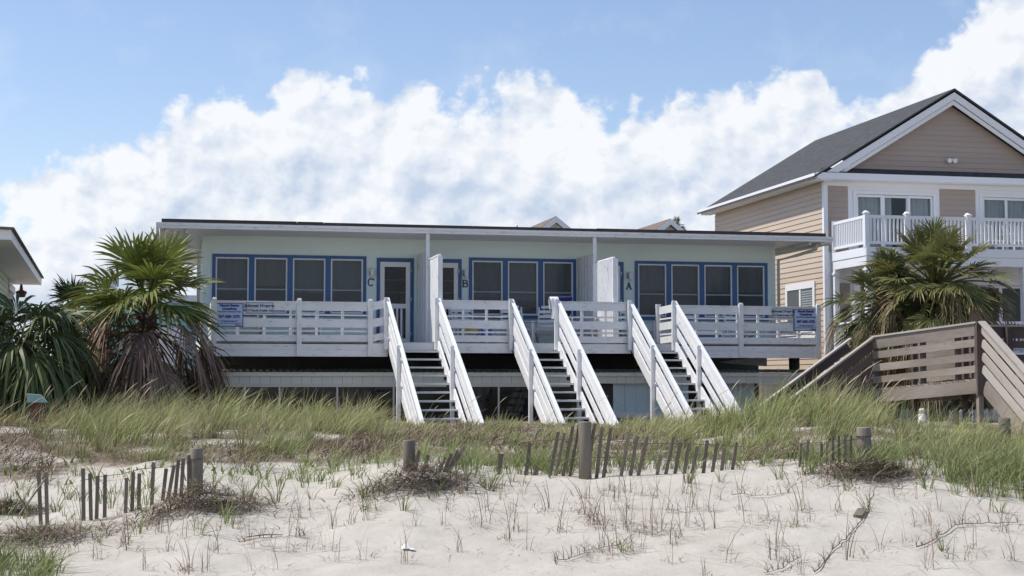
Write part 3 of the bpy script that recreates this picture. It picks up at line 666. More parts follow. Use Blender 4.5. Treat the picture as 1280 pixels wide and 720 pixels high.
g = MB(); g.box(.9, 16.0, 40.2, 40.3, -1.4, .88)
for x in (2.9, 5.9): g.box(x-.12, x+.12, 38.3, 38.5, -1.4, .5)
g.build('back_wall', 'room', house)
g = MB()
for a, b, yy in ((10.63, 12.6, YG+.12), (13.25, 14.45, YG+.35)):
    x = a
    while x < b-.01: x2 = min(x+.30, b); g.box(x+.003, x2-.003, yy, yy+.04, -1.4, .09); x = x2
g.build('ground_wall', 'aqua_side', house)
MB().box(9.9, 12.6, YG-.05, YG+.10, -.93, -.80).build('sill_beam', 'white', house)
MB().box(11.75, 12.0, YG+.05, YG+.115, -.35, -.10).build('meter_box', 'aqua_side', house)
g = MB(); g.box(.40, .92, 37.4, 37.46, -1.3, -.5)
for k in range(7): g.box(.42, .90, 37.36, 37.42, -1.2+k*.1, -1.14+k*.1)
g.build('louvered_panel', 'white', house)
MB().prism([(13.9, 37.6, .48), (15.2, 37.6, .62), (15.2, 37.6, .36), (13.9, 37.6, .45)], (0, .05, 0)).build('stored_board', 'white', house)

# ------------------------------------------------------------------ signs on the rail
def sign(name, x0, x1, z0, z1, face, rim, lines, ink, label):
    y = YD-.055; o = thing(name, ((x0+x1)/2, y, z0), label, 'sign')
    p = MB(); p.box(x0, x1, y, y+.02, z0, z1); p.build('board', rim, o)
    t = .018; p = MB(); p.box(x0+t, x1-t, y-.006, y-.001, z0+t, z1-t); p.build('face', face, o)
    cx = (x0+x1)/2
    for zc, s, txt, bd, sx in lines: text_mesh('lettering', txt, s, ink, o, (cx, y-.010, zc), bd, sx)
    return o
nl = [(1.685, .112, 'Almost Heaven', .003, .98), (1.585, .072, '117 South Seaside Dr', .002, .95)]
def moved(ls, dz): return [(z+dz, *r) for z, *r in ls]
sign('name_sign', 1.60, 2.22, 1.545, 1.80, 'sign_white', 'rail_grey', moved(nl, .005), 'ink', 'small white name sign with dark writing on the deck rail beside the big palm')
sign('name_sign', 14.62, 15.16, 1.555, 1.79, 'sign_white', 'rail_grey', [(1.69, .10, 'Almost Heaven', .003, 1.0), (1.60, .064, '117 South Seaside Dr', .002, .95)], 'ink', 'small white name sign with dark writing on the right end of the deck rail')
bl = [(1.70, .075, 'Almost Heaven', .005, .95), (1.625, .070, 'Oceanfront', .005, 1.0), (1.565, .048, 'Two & Three Bedroom Rentals', .002, .85), (1.44, .085, '803-260-1575', .005, 1.0), (1.345, .05, '117 South Seaside Dr', .002, .9)]
def blue_sign(x0, label):
    o = sign('rental_sign', x0, x0+.64, 1.23, 1.775, 'sign_blue', 'sign_rim', bl, 'ink_blue', label)
    l = MB(); l.box(x0+.03, x0+.61, YD-.064, YD-.062, 1.305, 1.315); l.build('rule_line', 'sign_rim', o)
    text_mesh('lettering', 'vrbo.com', .035, 'ink_blue', o, (x0+.52, YD-.066, 1.262), .002)
blue_sign(15.18, 'pale blue rental sign with navy edge beside the right end post of the deck rail')
blue_sign(.90, 'pale blue rental sign with navy edge half hidden behind palm fronds at the deck rail')

# ------------------------------------------------------------------ deck furniture
def chair(name, x, y, rz, label, group, bench=False):
    o = thing(name, (x, y, ZF), label, 'chair', group); o.rotation_euler.z = rz
    w = .30; P = lambda mb, nm: mb.build(nm, 'white', o, off=(0,0,0))
    b = MB(); n = 4
    for k in range(n):                              # horizontal back slats, slightly reclined
        z = .50+k*.125; yy = .20+.28*(z-.4); b.bar((-w+.04, yy, z), (w-.04, yy, z), .025, .075)
    b.bar((-w+.08, .20+.28*.62, 1.0), (w-.08, .20+.28*.62, 1.0), .025, .07)
    for s in (-1, 1): b.bar((s*(w-.02), .14, .2), (s*(w-.02), .20+.28*.58, .99), .03, .07, up=(0, 1, 0))
    P(b, 'backrest')
    s_ = MB()
    for k in range(5): s_.bar((-w, -.34+k*.12, .40-.035*k), (w, -.34+k*.12, .40-.035*k), .105, .02)
    P(s_, 'seat')
    for s in (-1, 1):
        a = MB(); a.bar((s*(w+.05), -.42, .60), (s*(w+.05), .36, .60), .11, .025); P(a, 'armrest')
        l = MB(); l.bar((s*(w+.04), -.36, 0), (s*(w+.04), -.34, .585), .04, .09, up=(0, 1, 0)); P(l, 'leg')
        l = MB(); l.bar((s*(w-.0), .42, .0), (s*(w-.0), -.30, .36), .03, .09); P(l, 'leg')
    return o
G = 'white slatted chairs on the deck'
chair('deck_chair', 8.55, 38.2, .1, 'white slatted deck chair seen through the middle stairs, left of the towel', G)
chair('deck_chair', 9.42, 38.15, -.35, 'white slatted deck chair just behind the rail corner with the hanging towels', G)
chair('deck_chair', 11.75, 38.1, .25, 'white slatted deck chair behind the right stairs near door A', G)
chair('deck_chair', 13.1, 37.9, -.1, 'white slatted deck chair behind the right railing, left of its middle post', G)
chair('deck_chair', 14.6, 38.0, .2, 'white slatted deck chair behind the right railing below the small name sign', G)
chair('deck_chair', 1.75, 37.9, .1, 'white slatted deck chair behind the left railing below the small name sign', G)
chair('deck_chair', 3.2, 38.0, -.1, 'white slatted deck chair behind the left railing, right of its middle post', G)
chair('deck_chair', 7.2, 37.9, .15, 'white slatted deck chair behind the short railing below letter B', G)
t = thing('picnic_table', (10.0, 37.1, ZF), 'small white picnic table with crossed legs behind the short railing right of the towels', 'table')
b = MB()
for k in range(4): b.box(9.55, 10.4, 36.85+k*.13, 36.97+k*.13, ZF+.66, ZF+.69)
b.build('tabletop', 'white', t)
for x in (9.68, 10.28):
    b = MB(); b.bar((x, 36.85, ZF), (x, 37.35, ZF+.655), .03, .06); b.bar((x+.035, 37.35, ZF), (x+.035, 36.85, ZF+.655), .03, .06); b.build('leg', 'white', t)
bg = thing('beach_bag', (7.45, 36.5, ZF), 'blue beach bag sitting on the deck behind the rail of unit B', 'bag')
b = MB(); b.sheet(lambda u, v: (7.45+(.17-.04*v)*math.cos(6.2832*u), 36.5+(.13-.04*v)*math.sin(6.2832*u), ZF+.32*v+.02*math.sin(9*u)*v), 20, 5); b.build('body', 'blue_plastic', bg)
MB().tube([(7.32, 36.5, ZF+.3), (7.38, 36.5, ZF+.44), (7.52, 36.5, ZF+.44), (7.58, 36.5, ZF+.3)], .012, 6).build('handle', 'blue_plastic', bg)
sp = MB(); sp.sheet(lambda u, v: (7.05+.16*(u-.5)*2, 36.42+.01*math.cos(6*u), ZF+.30+.10*v-.10*(u-.5)**2*4), 10, 3); o = sp.build('swim_float', 'yellow_plastic'); tag(o, 'yellow curved swim float lying behind the rail of unit B', 'float')
cl = thing('cooler', (13.15, 36.4, ZF), 'dark blue cooler with white lid behind the right railing beside its middle post', 'cooler')
MB().box(12.85, 13.45, 36.3, 36.6, ZF, ZF+.27).build('body', 'blue', cl); MB().box(12.83, 13.47, 36.28, 36.62, ZF+.272, ZF+.33).build('lid', 'white_plastic', cl)
MB().tube([(12.82, 36.3, ZF+.2), (12.79, 36.45, ZF+.24), (12.82, 36.6, ZF+.2)], .012, 6).build('handle', 'white_plastic', cl)
def towel(mat, name, x0, x1, drop_f, drop_b, y, z, label, ph):
    tot = drop_f+drop_b+.12
    def fn(u, v):
        s = v*tot; xx = x0+(x1-x0)*u; w = .025*math.sin(u*14+ph+v*3)*(.4+abs(v-.5))
        if s < drop_f: return (xx+.04*math.sin(v*5+ph), y-.09+w-.02*(drop_f-s), z-(drop_f-s)+.05*u*(1-v))
        if s < drop_f+.12: q = (s-drop_f)/.12; return (xx, y-.09+.17*q, z+.055*math.sin(q*3.14))
        return (xx-.03*math.sin(v*4), y+.09+w, z-(s-drop_f-.12))
    o = MB().sheet(fn, 16, 20).build(name, mat); tag(o, label, 'towel'); return o
towel('white_cloth', 'towel', 8.86, 9.07, .50, .25, YD-.02, 1.965, 'white towel hanging from the top of the right rail post of the middle stairs', .3)
towel('navy_cloth', 'towel', 8.93, 9.40, .10, .42, YD+.05, 1.985, 'navy blue towel draped over the rail corner above the white towel', 2.)

# ================================================================== NEIGHBOUR HOUSE ON THE RIGHT
XR, YR, XE, YB = 19.30, 43.0, 27.64, 52.6
rh = thing('neighbour_house', (23.4, 43, -1.2), 'two-storey tan clapboard house with charcoal gable roof and white balcony', 'house')
def lap(mb, axis, c, a0, a1, z0, z1, exp=.165, lip=.022, gable=None):
    """overlapping clapboards on the wall axis=c (facing -axis); gable(z) -> (a0,a1) trims each course"""
    k = math.floor(z0/exp)
    while k*exp < z1-1e-3:
        lo, hi = max(k*exp, z0), min((k+1)*exp, z1); k += 1
        if gable: a_lo, b_lo = gable(lo); a_hi, b_hi = gable(hi)
        else: a_lo, b_lo, a_hi, b_hi = a0, a1, a0, a1
        if b_lo-a_lo < .02: continue
        b_hi = max(b_hi, a_hi+.001); P = (lambda a, o, z: (a, c-o, z)) if axis == 'y' else (lambda a, o, z: (c-o, a, z))
        if axis == 'y':
            mb.quad(P(a_lo, lip, lo), P(b_lo, lip, lo), P(b_hi, .003, hi), P(a_hi, .003, hi)); mb.quad(P(a_lo, 0, lo), P(b_lo, 0, lo), P(b_lo, lip, lo), P(a_lo, lip, lo))
        else:
            mb.quad(P(b_lo, lip, lo), P(a_lo, lip, lo), P(a_hi, .003, hi), P(b_hi, .003, hi)); mb.quad(P(b_lo, 0, lo), P(a_lo, 0, lo), P(a_lo, lip, lo), P(b_lo, lip, lo))
    return mb
m = lap(MB(), 'x', XR, YR, YB, -1.3, 6.02); m.box(XR+.001, XR+.12, YR+.12, YB, -1.3, 6.2); m.build('side_wall', 'tan', rh)
# front wall: openings upstairs and downstairs
fh = [(20.34, 22.92, 3.90, 5.70), (24.60, 27.0, 3.90, 5.72), (20.3, 22.6, .85, 2.95), (24.3, 26.9, .85, 2.95)]
fh += [(XR+.3, XE-.3, -1.2, .60)]
m = MB(); holed(m, 'y', YR, YR+.12, XR+.0, XE, -1.3, 6.2, fh); m.build('front_wall', 'white_clean', rh)
for a, b, z0, z1 in ((19.40, 20.07, 3.9, 5.93), (23.14, 24.36, 3.9, 5.93), (19.55, 20.1, .8, 2.95), (22.8, 24.1, .8, 2.95)):
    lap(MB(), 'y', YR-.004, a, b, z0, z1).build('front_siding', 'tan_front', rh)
m = MB(); m.box(XR-.035, XR+.10, YR-.03, YR-.006, -1.3, 6.05); m.box(XR-.035, XR-.001-.024, YR-.006, YR+.10, -1.3, 6.05)
m.build('corner_board', 'white_clean', rh)
m = MB(); m.box(XE-.1, XE, YR+.13, YB, -1.3, 6.2); m.box(XR+.13, XE-.11, YB-.1, YB, -1.3, 6.2); m.build('rear_wall', 'tan', rh)
m = MB(); m.box(XR+.13, XE-.11, 46, 46.1, 3.5, 6.1); m.box(XR+.13, XE-.11, YR+.13, 46, 3.4, 3.5); m.box(XR+.13, XE-.11, 46.3, 46.4, -1.3, .65); m.box(XR+.13, XE-.11, 46, 46.1, .7, 3.3); m.box(XR+.13, XE-.11, YR+.13, 46, .7, .78); m.build('room_lining', 'room', rh)
def leafs(x0, x1, z0, z1, spans, dark=None):
    """sliding glass door or window in the front wall: casing, sashes, panes, curtains"""
    c = MB(); c.box(x0-.10, x0, YR-.03, YR+.02, z0, z1+.09); c.box(x1, x1+.10, YR-.03, YR+.02, z0, z1+.09); c.box(x0, x1, YR-.028, YR+.02, z1, z1+.09)
    w = c.build('glass_door', 'white_clean', rh)
    for i, (a, b) in enumerate(spans):
        t = .075; f = MB(); y0, y1 = YR+.01+.03*(i % 2), YR+.05+.03*(i % 2)
        f.box(a, a+t, y0, y1, z0, z1-.01); f.box(b-t, b, y0, y1, z0, z1-.01); f.box(a+t, b-t, y0, y1, z0, z0+.1); f.box(a+t, b-t, y0, y1, z1-.01-t, z1-.01); f.build('sash', 'white_clean', w)
        MB().quad((a+t, y0+.02, z0+.1), (b-t, y0+.02, z0+.1), (b-t, y0+.02, z1-.08), (a+t, y0+.02, z1-.08)).build('pane', 'clear_glass', w)
        ca, cb = a, b
        if dark == i: cb = a+(b-a)*.42
        if dark == -9: continue
        MB().sheet(lambda u, v: (ca+u*(cb-ca), YR+.17+.03*math.sin(u*(cb-ca)*38+i), z0+.02+v*(z1-z0-.05)), 50, 1).build('curtain', 'curtain', w)
    return w
leafs(20.34, 22.92, 3.90, 5.70, [(20.34, 21.24), (21.24, 22.12), (22.08, 22.92)], 1)
leafs(24.60, 27.0, 3.90, 5.72, [(24.60, 25.46), (25.42, 26.22), (26.2, 27.0)], 7)
leafs(24.3, 26.9, .85, 2.95, [(24.3, 25.2), (25.18, 26.05), (26.03, 26.9)], -9)
leafs(20.3, 22.6, .85, 2.95, [(20.3, 21.5), (21.45, 22.6)], -9)
# window in the side wall with blinds
m = MB(); x = XR; y0, y1, z0, z1 = 43.70, 46.0, 1.30, 3.06
m.box(x-.055, x, y0, y0+.16, z0, z1); m.box(x-.055, x, y1-.16, y1, z0, z1); m.box(x-.057, x, y0+.16, y1-.16, z1-.2, z1); m.box(x-.06, x, y0+.16, y1-.16, z0, z0+.15)
m.box(x-.045, x, (y0+y1)/2-.06, (y0+y1)/2+.06, z0+.15, z1-.2)
w = m.build('side_window', 'white_clean', rh)
for a, b in ((y0+.16, (y0+y1)/2-.06), ((y0+y1)/2+.06, y1-.16)):
    MB().quad((x-.040, b, z0+.15), (x-.040, a, z0+.15), (x-.040, a, z1-.2), (x-.040, b, z1-.2)).build('pane', 'clear_glass', w)
bl_ = MB(); k = 0; z = z0+.17
while z < z1-.22: bl_.quad((x-.030, (y0+y1)/2-.08, z), (x-.030, y0+.18, z), (x-.026, y0+.18, z+.05), (x-.026, (y0+y1)/2-.08, z+.05)); z += .075
bl_.build('blind', 'curtain', w)
MB().box(x-.0265, x-.0245, y0+.16, y1-.16, z0+.15, z1-.2).build('backing', 'room', w)
# eaves, frieze, pent roof, gable
RX, RZ = 23.47, 9.02; EX0, EX1, EZ = 18.88, 28.06, 6.22; sl = (RZ-EZ)/(RX-EX0)
m = MB(); m.box(XR-.02, XE, YR-.05, YR-.001, 5.93, 6.10); m.build('frieze', 'white_clean', rh)
m = MB(); m.box(EX0+.06, EX1-.06, YR-.40, YR-.052, 6.06, 6.10); m.box(EX0+.06, XR-.06, YR-.052, YB+.3, 6.06, 6.10); m.build('soffit', 'white_clean', rh)
m = MB(); m.box(EX0, EX1, YR-.46, YR-.40, 6.08, 6.27); m.box(EX0, EX0+.05, YR-.40, YB+.35, 6.06, 6.24); m.box(EX0-.09, EX0, YR-.44, YB+.35, 6.12, 6.25); m.build('fascia', 'white_clean', rh)
m = MB(); m.prism([(EX0+.25, YR-.46, 6.28), (EX0+.25, YR-.12, 6.47), (EX0+.25, YR-.12, 6.272), (EX0+.25, YR-.46, 6.272)], (EX1-EX0-.5, 0, 0)); m.build('pent_roof', 'shingle', rh)
gz0 = 6.45; gl = lambda z: (RX-(8.55-z)/sl, RX+(8.55-z)/sl)
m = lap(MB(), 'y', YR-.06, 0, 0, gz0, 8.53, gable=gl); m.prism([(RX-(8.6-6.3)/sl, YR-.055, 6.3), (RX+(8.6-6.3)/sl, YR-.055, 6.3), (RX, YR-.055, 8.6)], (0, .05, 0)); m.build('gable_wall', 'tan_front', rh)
for s in (-1, 1):                                   # rake boards and roof planes
    m = MB(); x_e = EX0 if s < 0 else EX1
    a, b = Vector((x_e, 0, EZ)), Vector((RX, 0, RZ))
    def pl(y, o, xa=0): return Vector((x_e-s*0+xa, y, EZ+o)), Vector((RX, y, RZ+o))
    m.prism([(x_e, YR-.44, EZ-.12), (RX, YR-.44, RZ-.12), (RX, YR-.44, RZ-.34), (x_e+(-s)*.25, YR-.44, EZ-.12-.22+.25*sl-.02)], (0, .06, 0))
    m.prism([(x_e-s*.3, YR-.377, EZ-.38+.3*sl), (RX, YR-.377, RZ-.36), (RX, YR-.377, RZ-.50), (x_e-s*.5, YR-.377, EZ-.50+.5*sl)], (0, .05, 0))
    m.build('rake_board', 'white_clean', rh)
    m = MB(); m.prism([(x_e, YR-.36, EZ-.16), (RX, YR-.36, RZ-.16), (RX, YR-.36, RZ-.18), (x_e, YR-.36, EZ-.18)], (0, .30, 0)); m.build('rake_soffit', 'white_clean', rh)
    m = MB(); x2 = x_e+s*.12; z2 = EZ-.12*sl; t = .055
    A, B, C_, D_ = Vector((x2, YR-.47, z2)), Vector((RX, YR-.47, RZ)), Vector((RX, YB+.45, RZ)), Vector((x2, YB+.45, z2))
    nrm = (B-A).cross(D_-A).normalized(); nrm = nrm if nrm.z > 0 else -nrm
    n0 = len(m.v); wv = (D_-A).length; hv = (B-A).length
    q = [A, B, C_, D_] if (B-A).cross(D_-A).z > 0 else [A, D_, C_, B]
    uvm = {0: (0, 0), 1: (0, hv), 2: (wv, hv), 3: (wv, 0)}; keys = [0, 1, 2, 3] if q[1] == B else [0, 3, 2, 1]
    m.quad(*q, uvs=[uvm[k] for k in keys])
    dn = Vector((0, 0, -t)); qq = [A, B, C_, D_]
    for i in range(4): a2, b2 = qq[i], qq[(i+1) % 4]; m.quad(a2, b2, b2+dn, a2+dn)
    m.quad(*[p+dn for p in q[::-1]])
    m.build('roof', 'shingle', rh)
fl = MB(); fl.box(23.32, 23.58, YR-.10, YR-.085, 6.83, 6.87)
f_ = fl.build('floodlight', 'white_plastic', rh)
for x in (23.37, 23.55): MB().tube([(x, YR-.09, 6.84), (x+.02, YR-.16, 6.82), (x+.03, YR-.24, 6.79)], [.045, .065, .075], 10).build('lamp_head', 'white_plastic', f_)
# balcony
BY = YR-2.4; BX0 = 19.52
m = MB(); m.box(BX0, XE, BY, YR-.03, 3.70, 3.84); m.build('balcony_floor', 'white_clean', rh)
m = MB(); m.box(BX0-.02, XE, BY-.03, BY, 3.60, 3.85); m.box(BX0-.02, XE, BY-.012, BY+.03, 3.34, 3.595); m.box(BX0-.03, BX0, BY, YR-.03, 3.60, 3.85); m.box(BX0-.012, BX0+.03, BY+.03, YR-.03, 3.34, 3.595); m.build('balcony_fascia', 'white_clean', rh)
m = MB(); m.box(BX0+.03, XE, BY+.03, YR-.03, 3.56, 3.60); m.build('porch_ceiling', 'white_clean', rh)
rl = bpy.data.objects.new('balcony_railing', None); COL.objects.link(rl); rl.parent = rh; rl.location = Vector((BX0, BY, 3.9))-rh.location
posts = [BX0+.03, 20.84, 22.80, 24.78, 26.7]
for x in posts:
    m = MB(); m.box(x-.07, x+.07, BY-.0, BY+.14, 3.85, 4.83); m.box(x-.09, x+.09, BY-.02, BY+.16, 4.83, 4.855); m.prism([(x-.075, BY-.005, 4.856), (x+.075, BY-.005, 4.856), (x, BY+.07, 4.92)], (0, .15, 0)); m.build('post', 'white_clean', rl)
m = MB(); m.box(BX0-.03, BX0+.07, YR-.14, YR-.035, 3.85, 4.83); m.build('post', 'white_clean', rl)
tp = MB(); tp.box(posts[0]+.07, XE, BY+.035, BY+.105, 4.70, 4.79); tp.box(BX0-.005, BX0+.065, BY+.14, YR-.14, 4.70, 4.79); tp.build('top_rail', 'white_clean', rl)
tp = MB(); tp.box(posts[0]+.07, XE, BY+.04, BY+.10, 3.95, 4.02); tp.box(BX0, BX0+.06, BY+.14, YR-.14, 3.95, 4.02); tp.build('bottom_rail', 'white_clean', rl)
bal = MB().box(-.022, .022, -.022, .022, 4.02-3.9, 4.70-3.9).build('baluster', 'white_clean', rl, off=(0,0,0))
spots = []
x = BX0+.17
while x < XE-.05:
    if min(abs(x-p) for p in posts) > .10: spots.append((x, BY+.07))
    x += .122
y = BY+.26
while y < YR-.2: spots.append((BX0+.03, y)); y += .122
for i, (x, y) in enumerate(spots):
    b = bal if i == 0 else bal.copy()
    if i: COL.objects.link(b)
    b.parent = rl; b.location = (x-BX0, y-BY, 0)
for x, y in ((BX0+.10, BY+.10), (24.62, BY+.10), (BX0+.06, YR-.16), (BX0+.55, YR-.5)):
    w = .095 if y < YR-.4 else .075
    m = MB(); m.box(x-w, x+w, y-w, y+w, -1.3, 3.335); m.box(x-w-.03, x+w+.03, y-w-.03, y+w+.03, 3.18, 3.24); m.box(x-w-.03, x+w+.03, y-w-.03, y+w+.03, .8, .92); m.build('column', 'white_clean', rh)
m = MB(); m.box(BX0, XE, BY, YR-.03, .62, .80); m.build('porch_floor', 'white_clean', rh)
lr = bpy.data.objects.new('porch_railing', None); COL.objects.link(lr); lr.parent = rh; lr.location = Vector((BX0, BY, .8))-rh.location
m = MB(); m.box(BX0+.2, XE, BY+.06, BY+.13, 1.66, 1.73); m.box(BX0+.2, XE, BY+.06, BY+.13, .92, .98); m.box(BX0+.06, BX0+.13, BY+.2, YR-.25, 1.66, 1.73); m.box(BX0+.06, BX0+.13, BY+.2, YR-.25, .92, .98); m.each('rail', 'white_clean', lr)
bal2 = MB().box(-.02, .02, -.02, .02, .18, .86).build('baluster', 'white_clean', lr, off=(0,0,0)); spots = []
x = BX0+.3
while x < XE-.05: spots.append((x, BY+.095)); x += .125
y = BY+.3
while y < YR-.3: spots.append((BX0+.095, y)); y += .125
for i, (x, y) in enumerate(spots):
    b = bal2 if i == 0 else bal2.copy()
    if i: COL.objects.link(b)
    b.parent = lr; b.location = (x-BX0, y-BY, 0)
# rounded chair backs on the balcony
def balcony_chair(x, y, label):
    o = thing('balcony_chair', (x, y, 3.84), label, 'chair', 'round-backed chairs on the balcony')
    b = MB()
    for k in range(5):
        u = -.24+.12*k; b.bar((u, .22, .40), (u*1.12, .42, .98-.9*u*u), .10, .02, up=(0, -1, .3))
    b.build('backrest', 'beige_trim', o, off=(0,0,0)); b = MB(); b.box(-.28, .28, -.25, .24, .38, .41); b.build('seat', 'beige_trim', o, off=(0,0,0))
    for sx in (-1, 1):
        for sy in (-.22, .2): b = MB(); b.box(sx*.27-.025, sx*.27+.025, sy-.025, sy+.025, 0, .38); b.build('leg', 'beige_trim', o, off=(0,0,0))
        b = MB(); b.box(sx*.33-.05, sx*.33+.05, -.28, .3, .60, .62); b.build('armrest', 'beige_trim', o, off=(0,0,0)); b = MB(); b.box(sx*.33-.02, sx*.33+.02, -.24, -.20, .38, .60); b.build('arm_support', 'beige_trim', o, off=(0,0,0))
balcony_chair(25.15, 41.9, 'round-topped pale chair on the white balcony, right of the pair'); balcony_chair(24.3, 42.0, 'round-topped pale chair on the white balcony, left of the pair')

# ================================================================== HOUSE ON THE LEFT EDGE
P1 = onD(14, 293, 30); P2 = onZ(52, 352, P1.z)
ax = (P2-P1); ax.z = 0; Ln = ax.length; ax.normalize(); ox = Vector((ax.y, -ax.x, 0))      # ax: away along the eave, ox: out to the right
lh = thing('edge_house', tuple(P1+ax*Ln*.5-ox*4+Vector((0,0,-1-P1.z))), 'pale yellow-green clapboard house at the left edge with a wide white eave', 'house')
def LP(a, o, z): return P1+ax*a+ox*o+Vector((0, 0, z-P1.z))
ez = P1.z
m = MB(); H0 = -1.0; k = 0; e = .15
z = H0
while z < ez-.12:
    hi = min(z+e, ez-.10)
    m.quad(LP(.9, -.75+.02, z), LP(Ln-3.2, -.75+.02, z), LP(Ln-3.2, -.75, hi), LP(.9, -.75, hi)); m.quad(LP(.9, -.75, z), LP(Ln-3.2, -.75, z), LP(Ln-3.2, -.73, z), LP(.9, -.73, z)); z += e
m.build('side_wall', 'paleyellow', lh)
m = MB(); m.prism([LP(.9, -.76, H0), LP(.9, -9, H0), LP(.9, -9, ez-.1), LP(.9, -.76, ez-.1)], ax*.1); m.prism([LP(Ln-3.3, -.76, H0), LP(Ln-3.3, -9, H0), LP(Ln-3.3, -9, ez-.1), LP(Ln-3.3, -.76, ez-.1)], ax*.1); m.each('end_wall', 'paleyellow', lh)
m = MB(); m.prism([LP(0, -.03, ez-.10), LP(Ln, -.03, ez-.10), LP(Ln, -9.2, ez-.10), LP(0, -9.2, ez-.10)], (0, 0, .02)); m.build('soffit', 'white_clean', lh)
m = MB(); m.prism([LP(-.05, 0, ez-.11), LP(Ln, 0, ez-.11), LP(Ln, 0, ez+.09), LP(-.05, 0, ez+.09)], -ox*.03); m.prism([LP(-.05, -.03, ez-.11), LP(-.05, -9.2, ez-.11), LP(-.05, -9.2, ez+.09), LP(-.05, -.03, ez+.09)], ax*.03); m.build('fascia', 'white_clean', lh)
m = MB(); m.prism([LP(-.12, .06, ez+.092), LP(Ln+.1, .06, ez+.092), LP(Ln+.1, -4.6, ez+.55), LP(2.5, -4.6, ez+.55)], (0, 0, .04)); m.prism([LP(-.12, .06, ez+.094), LP(2.5, -4.6, ez+.552), LP(-.12, -9.26, ez+.094)], (0, 0, .04)); m.build('roof', 'shingle_brown', lh)
for a0, wd, zt, zb in ((3.2, 1.1, ez-.75, ez-2.0), (7.4, .9, ez-.9, ez-2.0)):
    m = MB(); m.prism([LP(a0, -.73, zb), LP(a0+wd, -.73, zb), LP(a0+wd, -.73, zt), LP(a0, -.73, zt)], ox*.06); m.build('shutter', 'aqua_side', lh)
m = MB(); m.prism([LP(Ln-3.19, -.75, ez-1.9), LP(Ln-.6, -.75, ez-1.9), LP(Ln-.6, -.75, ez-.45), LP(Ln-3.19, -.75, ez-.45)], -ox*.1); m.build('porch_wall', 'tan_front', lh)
m = MB(); m.prism([LP(Ln-3.1, -.7, ez-.42), LP(Ln-.5, -.7, ez-.42), LP(Ln-.5, -.7, ez-.22), LP(Ln-3.1, -.7, ez-.22)], -ox*.3); m.prism([LP(Ln-.75, -.74, ez-2.4), LP(Ln-.5, -.74, ez-2.4), LP(Ln-.5, -.74, ez-.43), LP(Ln-.75, -.74, ez-.43)], -ox*.2); m.build('porch_beam', 'white_clean', lh)
m = MB(); c = LP(Ln-2.2, -.45, ez-.38); m.tube([c+Vector((0,0,.16)), c, c+Vector((0,0,-.05)), c+Vector((0,0,-.2))], [.03, .05, .16, .1], 8); m.build('porch_lamp', 'redwood', lh)

# ================================================================== FAR HOUSES
def far_house(px, py, D, half, label, wallm, depth=9, drop=7.5):
    t = onD(px, py, D); o = thing('far_house', (t.x, t.y+depth/2, t.z-drop-1), label, 'house'); s = .78
    rz = t.z; eh = half*s; y0 = t.y
    m = MB(); m.prism([(t.x-half+.3, y0+.3, t.z-drop-1), (t.x+half-.3, y0+.3, t.z-drop-1), (t.x+half-.3, y0+.3, rz-eh), (t.x, y0+.3, rz-.25), (t.x-half+.3, y0+.3, rz-eh)], (0, depth, 0)); m.build('wall', wallm, o)
    for sg in (-1, 1):
        m = MB(); m.prism([(t.x+sg*half, y0-.02, rz-eh), (t.x, y0-.02, rz), (t.x, y0-.02, rz-.14), (t.x+sg*half, y0-.02, rz-eh-.14)], (0, depth+.4, 0)); m.build('roof', 'shingle_brown', o)
        m = MB(); m.prism([(t.x+sg*half, y0-.08, rz-eh-.03), (t.x, y0-.08, rz-.03), (t.x, y0-.08, rz-.30), (t.x+sg*(half-.15), y0-.08, rz-eh-.20)], (0, .05, 0)); m.build('rake_board', 'white_clean', o)
    m = MB(); m.box(t.x-.3, t.x+.3, y0+.24, y0+.295, rz-1.3, rz-.8); m.build('gable_vent', 'white_clean', o)
    return o
far_house(695, 270, 70, 3.4, 'far house whose white gable peak shows above the flat roof, left of the two peaks', 'aqua')
far_house(838, 273, 72, 3.2, 'far house whose brown roof peak shows above the flat roof beside a small palm', 'beige_trim')
t = onD(150, 378, 52); o = thing('turquoise_house', (t.x+1.5, t.y+2, -1.2), 'turquoise house glimpsed between the fronds of the big left palm', 'house')
m = MB(); m.box(t.x-1, t.x+3.6, t.y, t.y+6, -1.3, t.z); m.build('wall', 'aquafar', o); m = MB(); m.box(t.x-1.4, t.x+4, t.y-.4, t.y+6.4, t.z, t.z+.25); m.build('roof', 'white_clean', o)
m = MB(); m.box(t.x+1.2, t.x+2.2, t.y-.03, t.y-.001, .5, 1.8); m.build('window', 'white_clean', o)

# ================================================================== WEATHERED WALKOVER ON THE RIGHT
A = Vector((13.91, 28.67, 0)); B = Vector((14.85, 26.21, 0)); dW = (B-A).normalized(); nW = Vector((-dW.y, dW.x, 0)); nW = nW if nW.x > 0 else -nW
wk = thing('beach_walkover', (15.2, 27.4, -1.0), 'grey weathered wooden walkover with railings and two flights of steps', 'walkway')
ZL, ZR_ = -.20, .01                                  # deck height at the two ends
def wpt(t, off, z): p = A+(B-A)*t+nW*off; return Vector((p.x, p.y, z+ZL+(ZR_-ZL)*t))
def rail4(mat, p, q, up, out, name='rail_board'):
    """four boards and a cap between deck points p and q (rail height 1.07)"""
    p, q = Vector(p), Vector(q); m = MB(); o = Vector(out)*.02
    for z, w in ((.95, .23), (.70, .145), (.44, .145), (.20, .135)):
        dz = Vector((0, 0, z)); a = random.uniform(-.012, .012); m.bar(p+dz+o+Vector((0,0,a)), q+dz+o-Vector((0,0,a)), .035, w)
    m.build(name, mat, wk)
    m = MB(); m.bar(p+Vector((0, 0, 1.08)), q+Vector((0, 0, 1.08)), .13, .035); m.build('handrail', 'weathered_sunlit', wk)
m = MB()
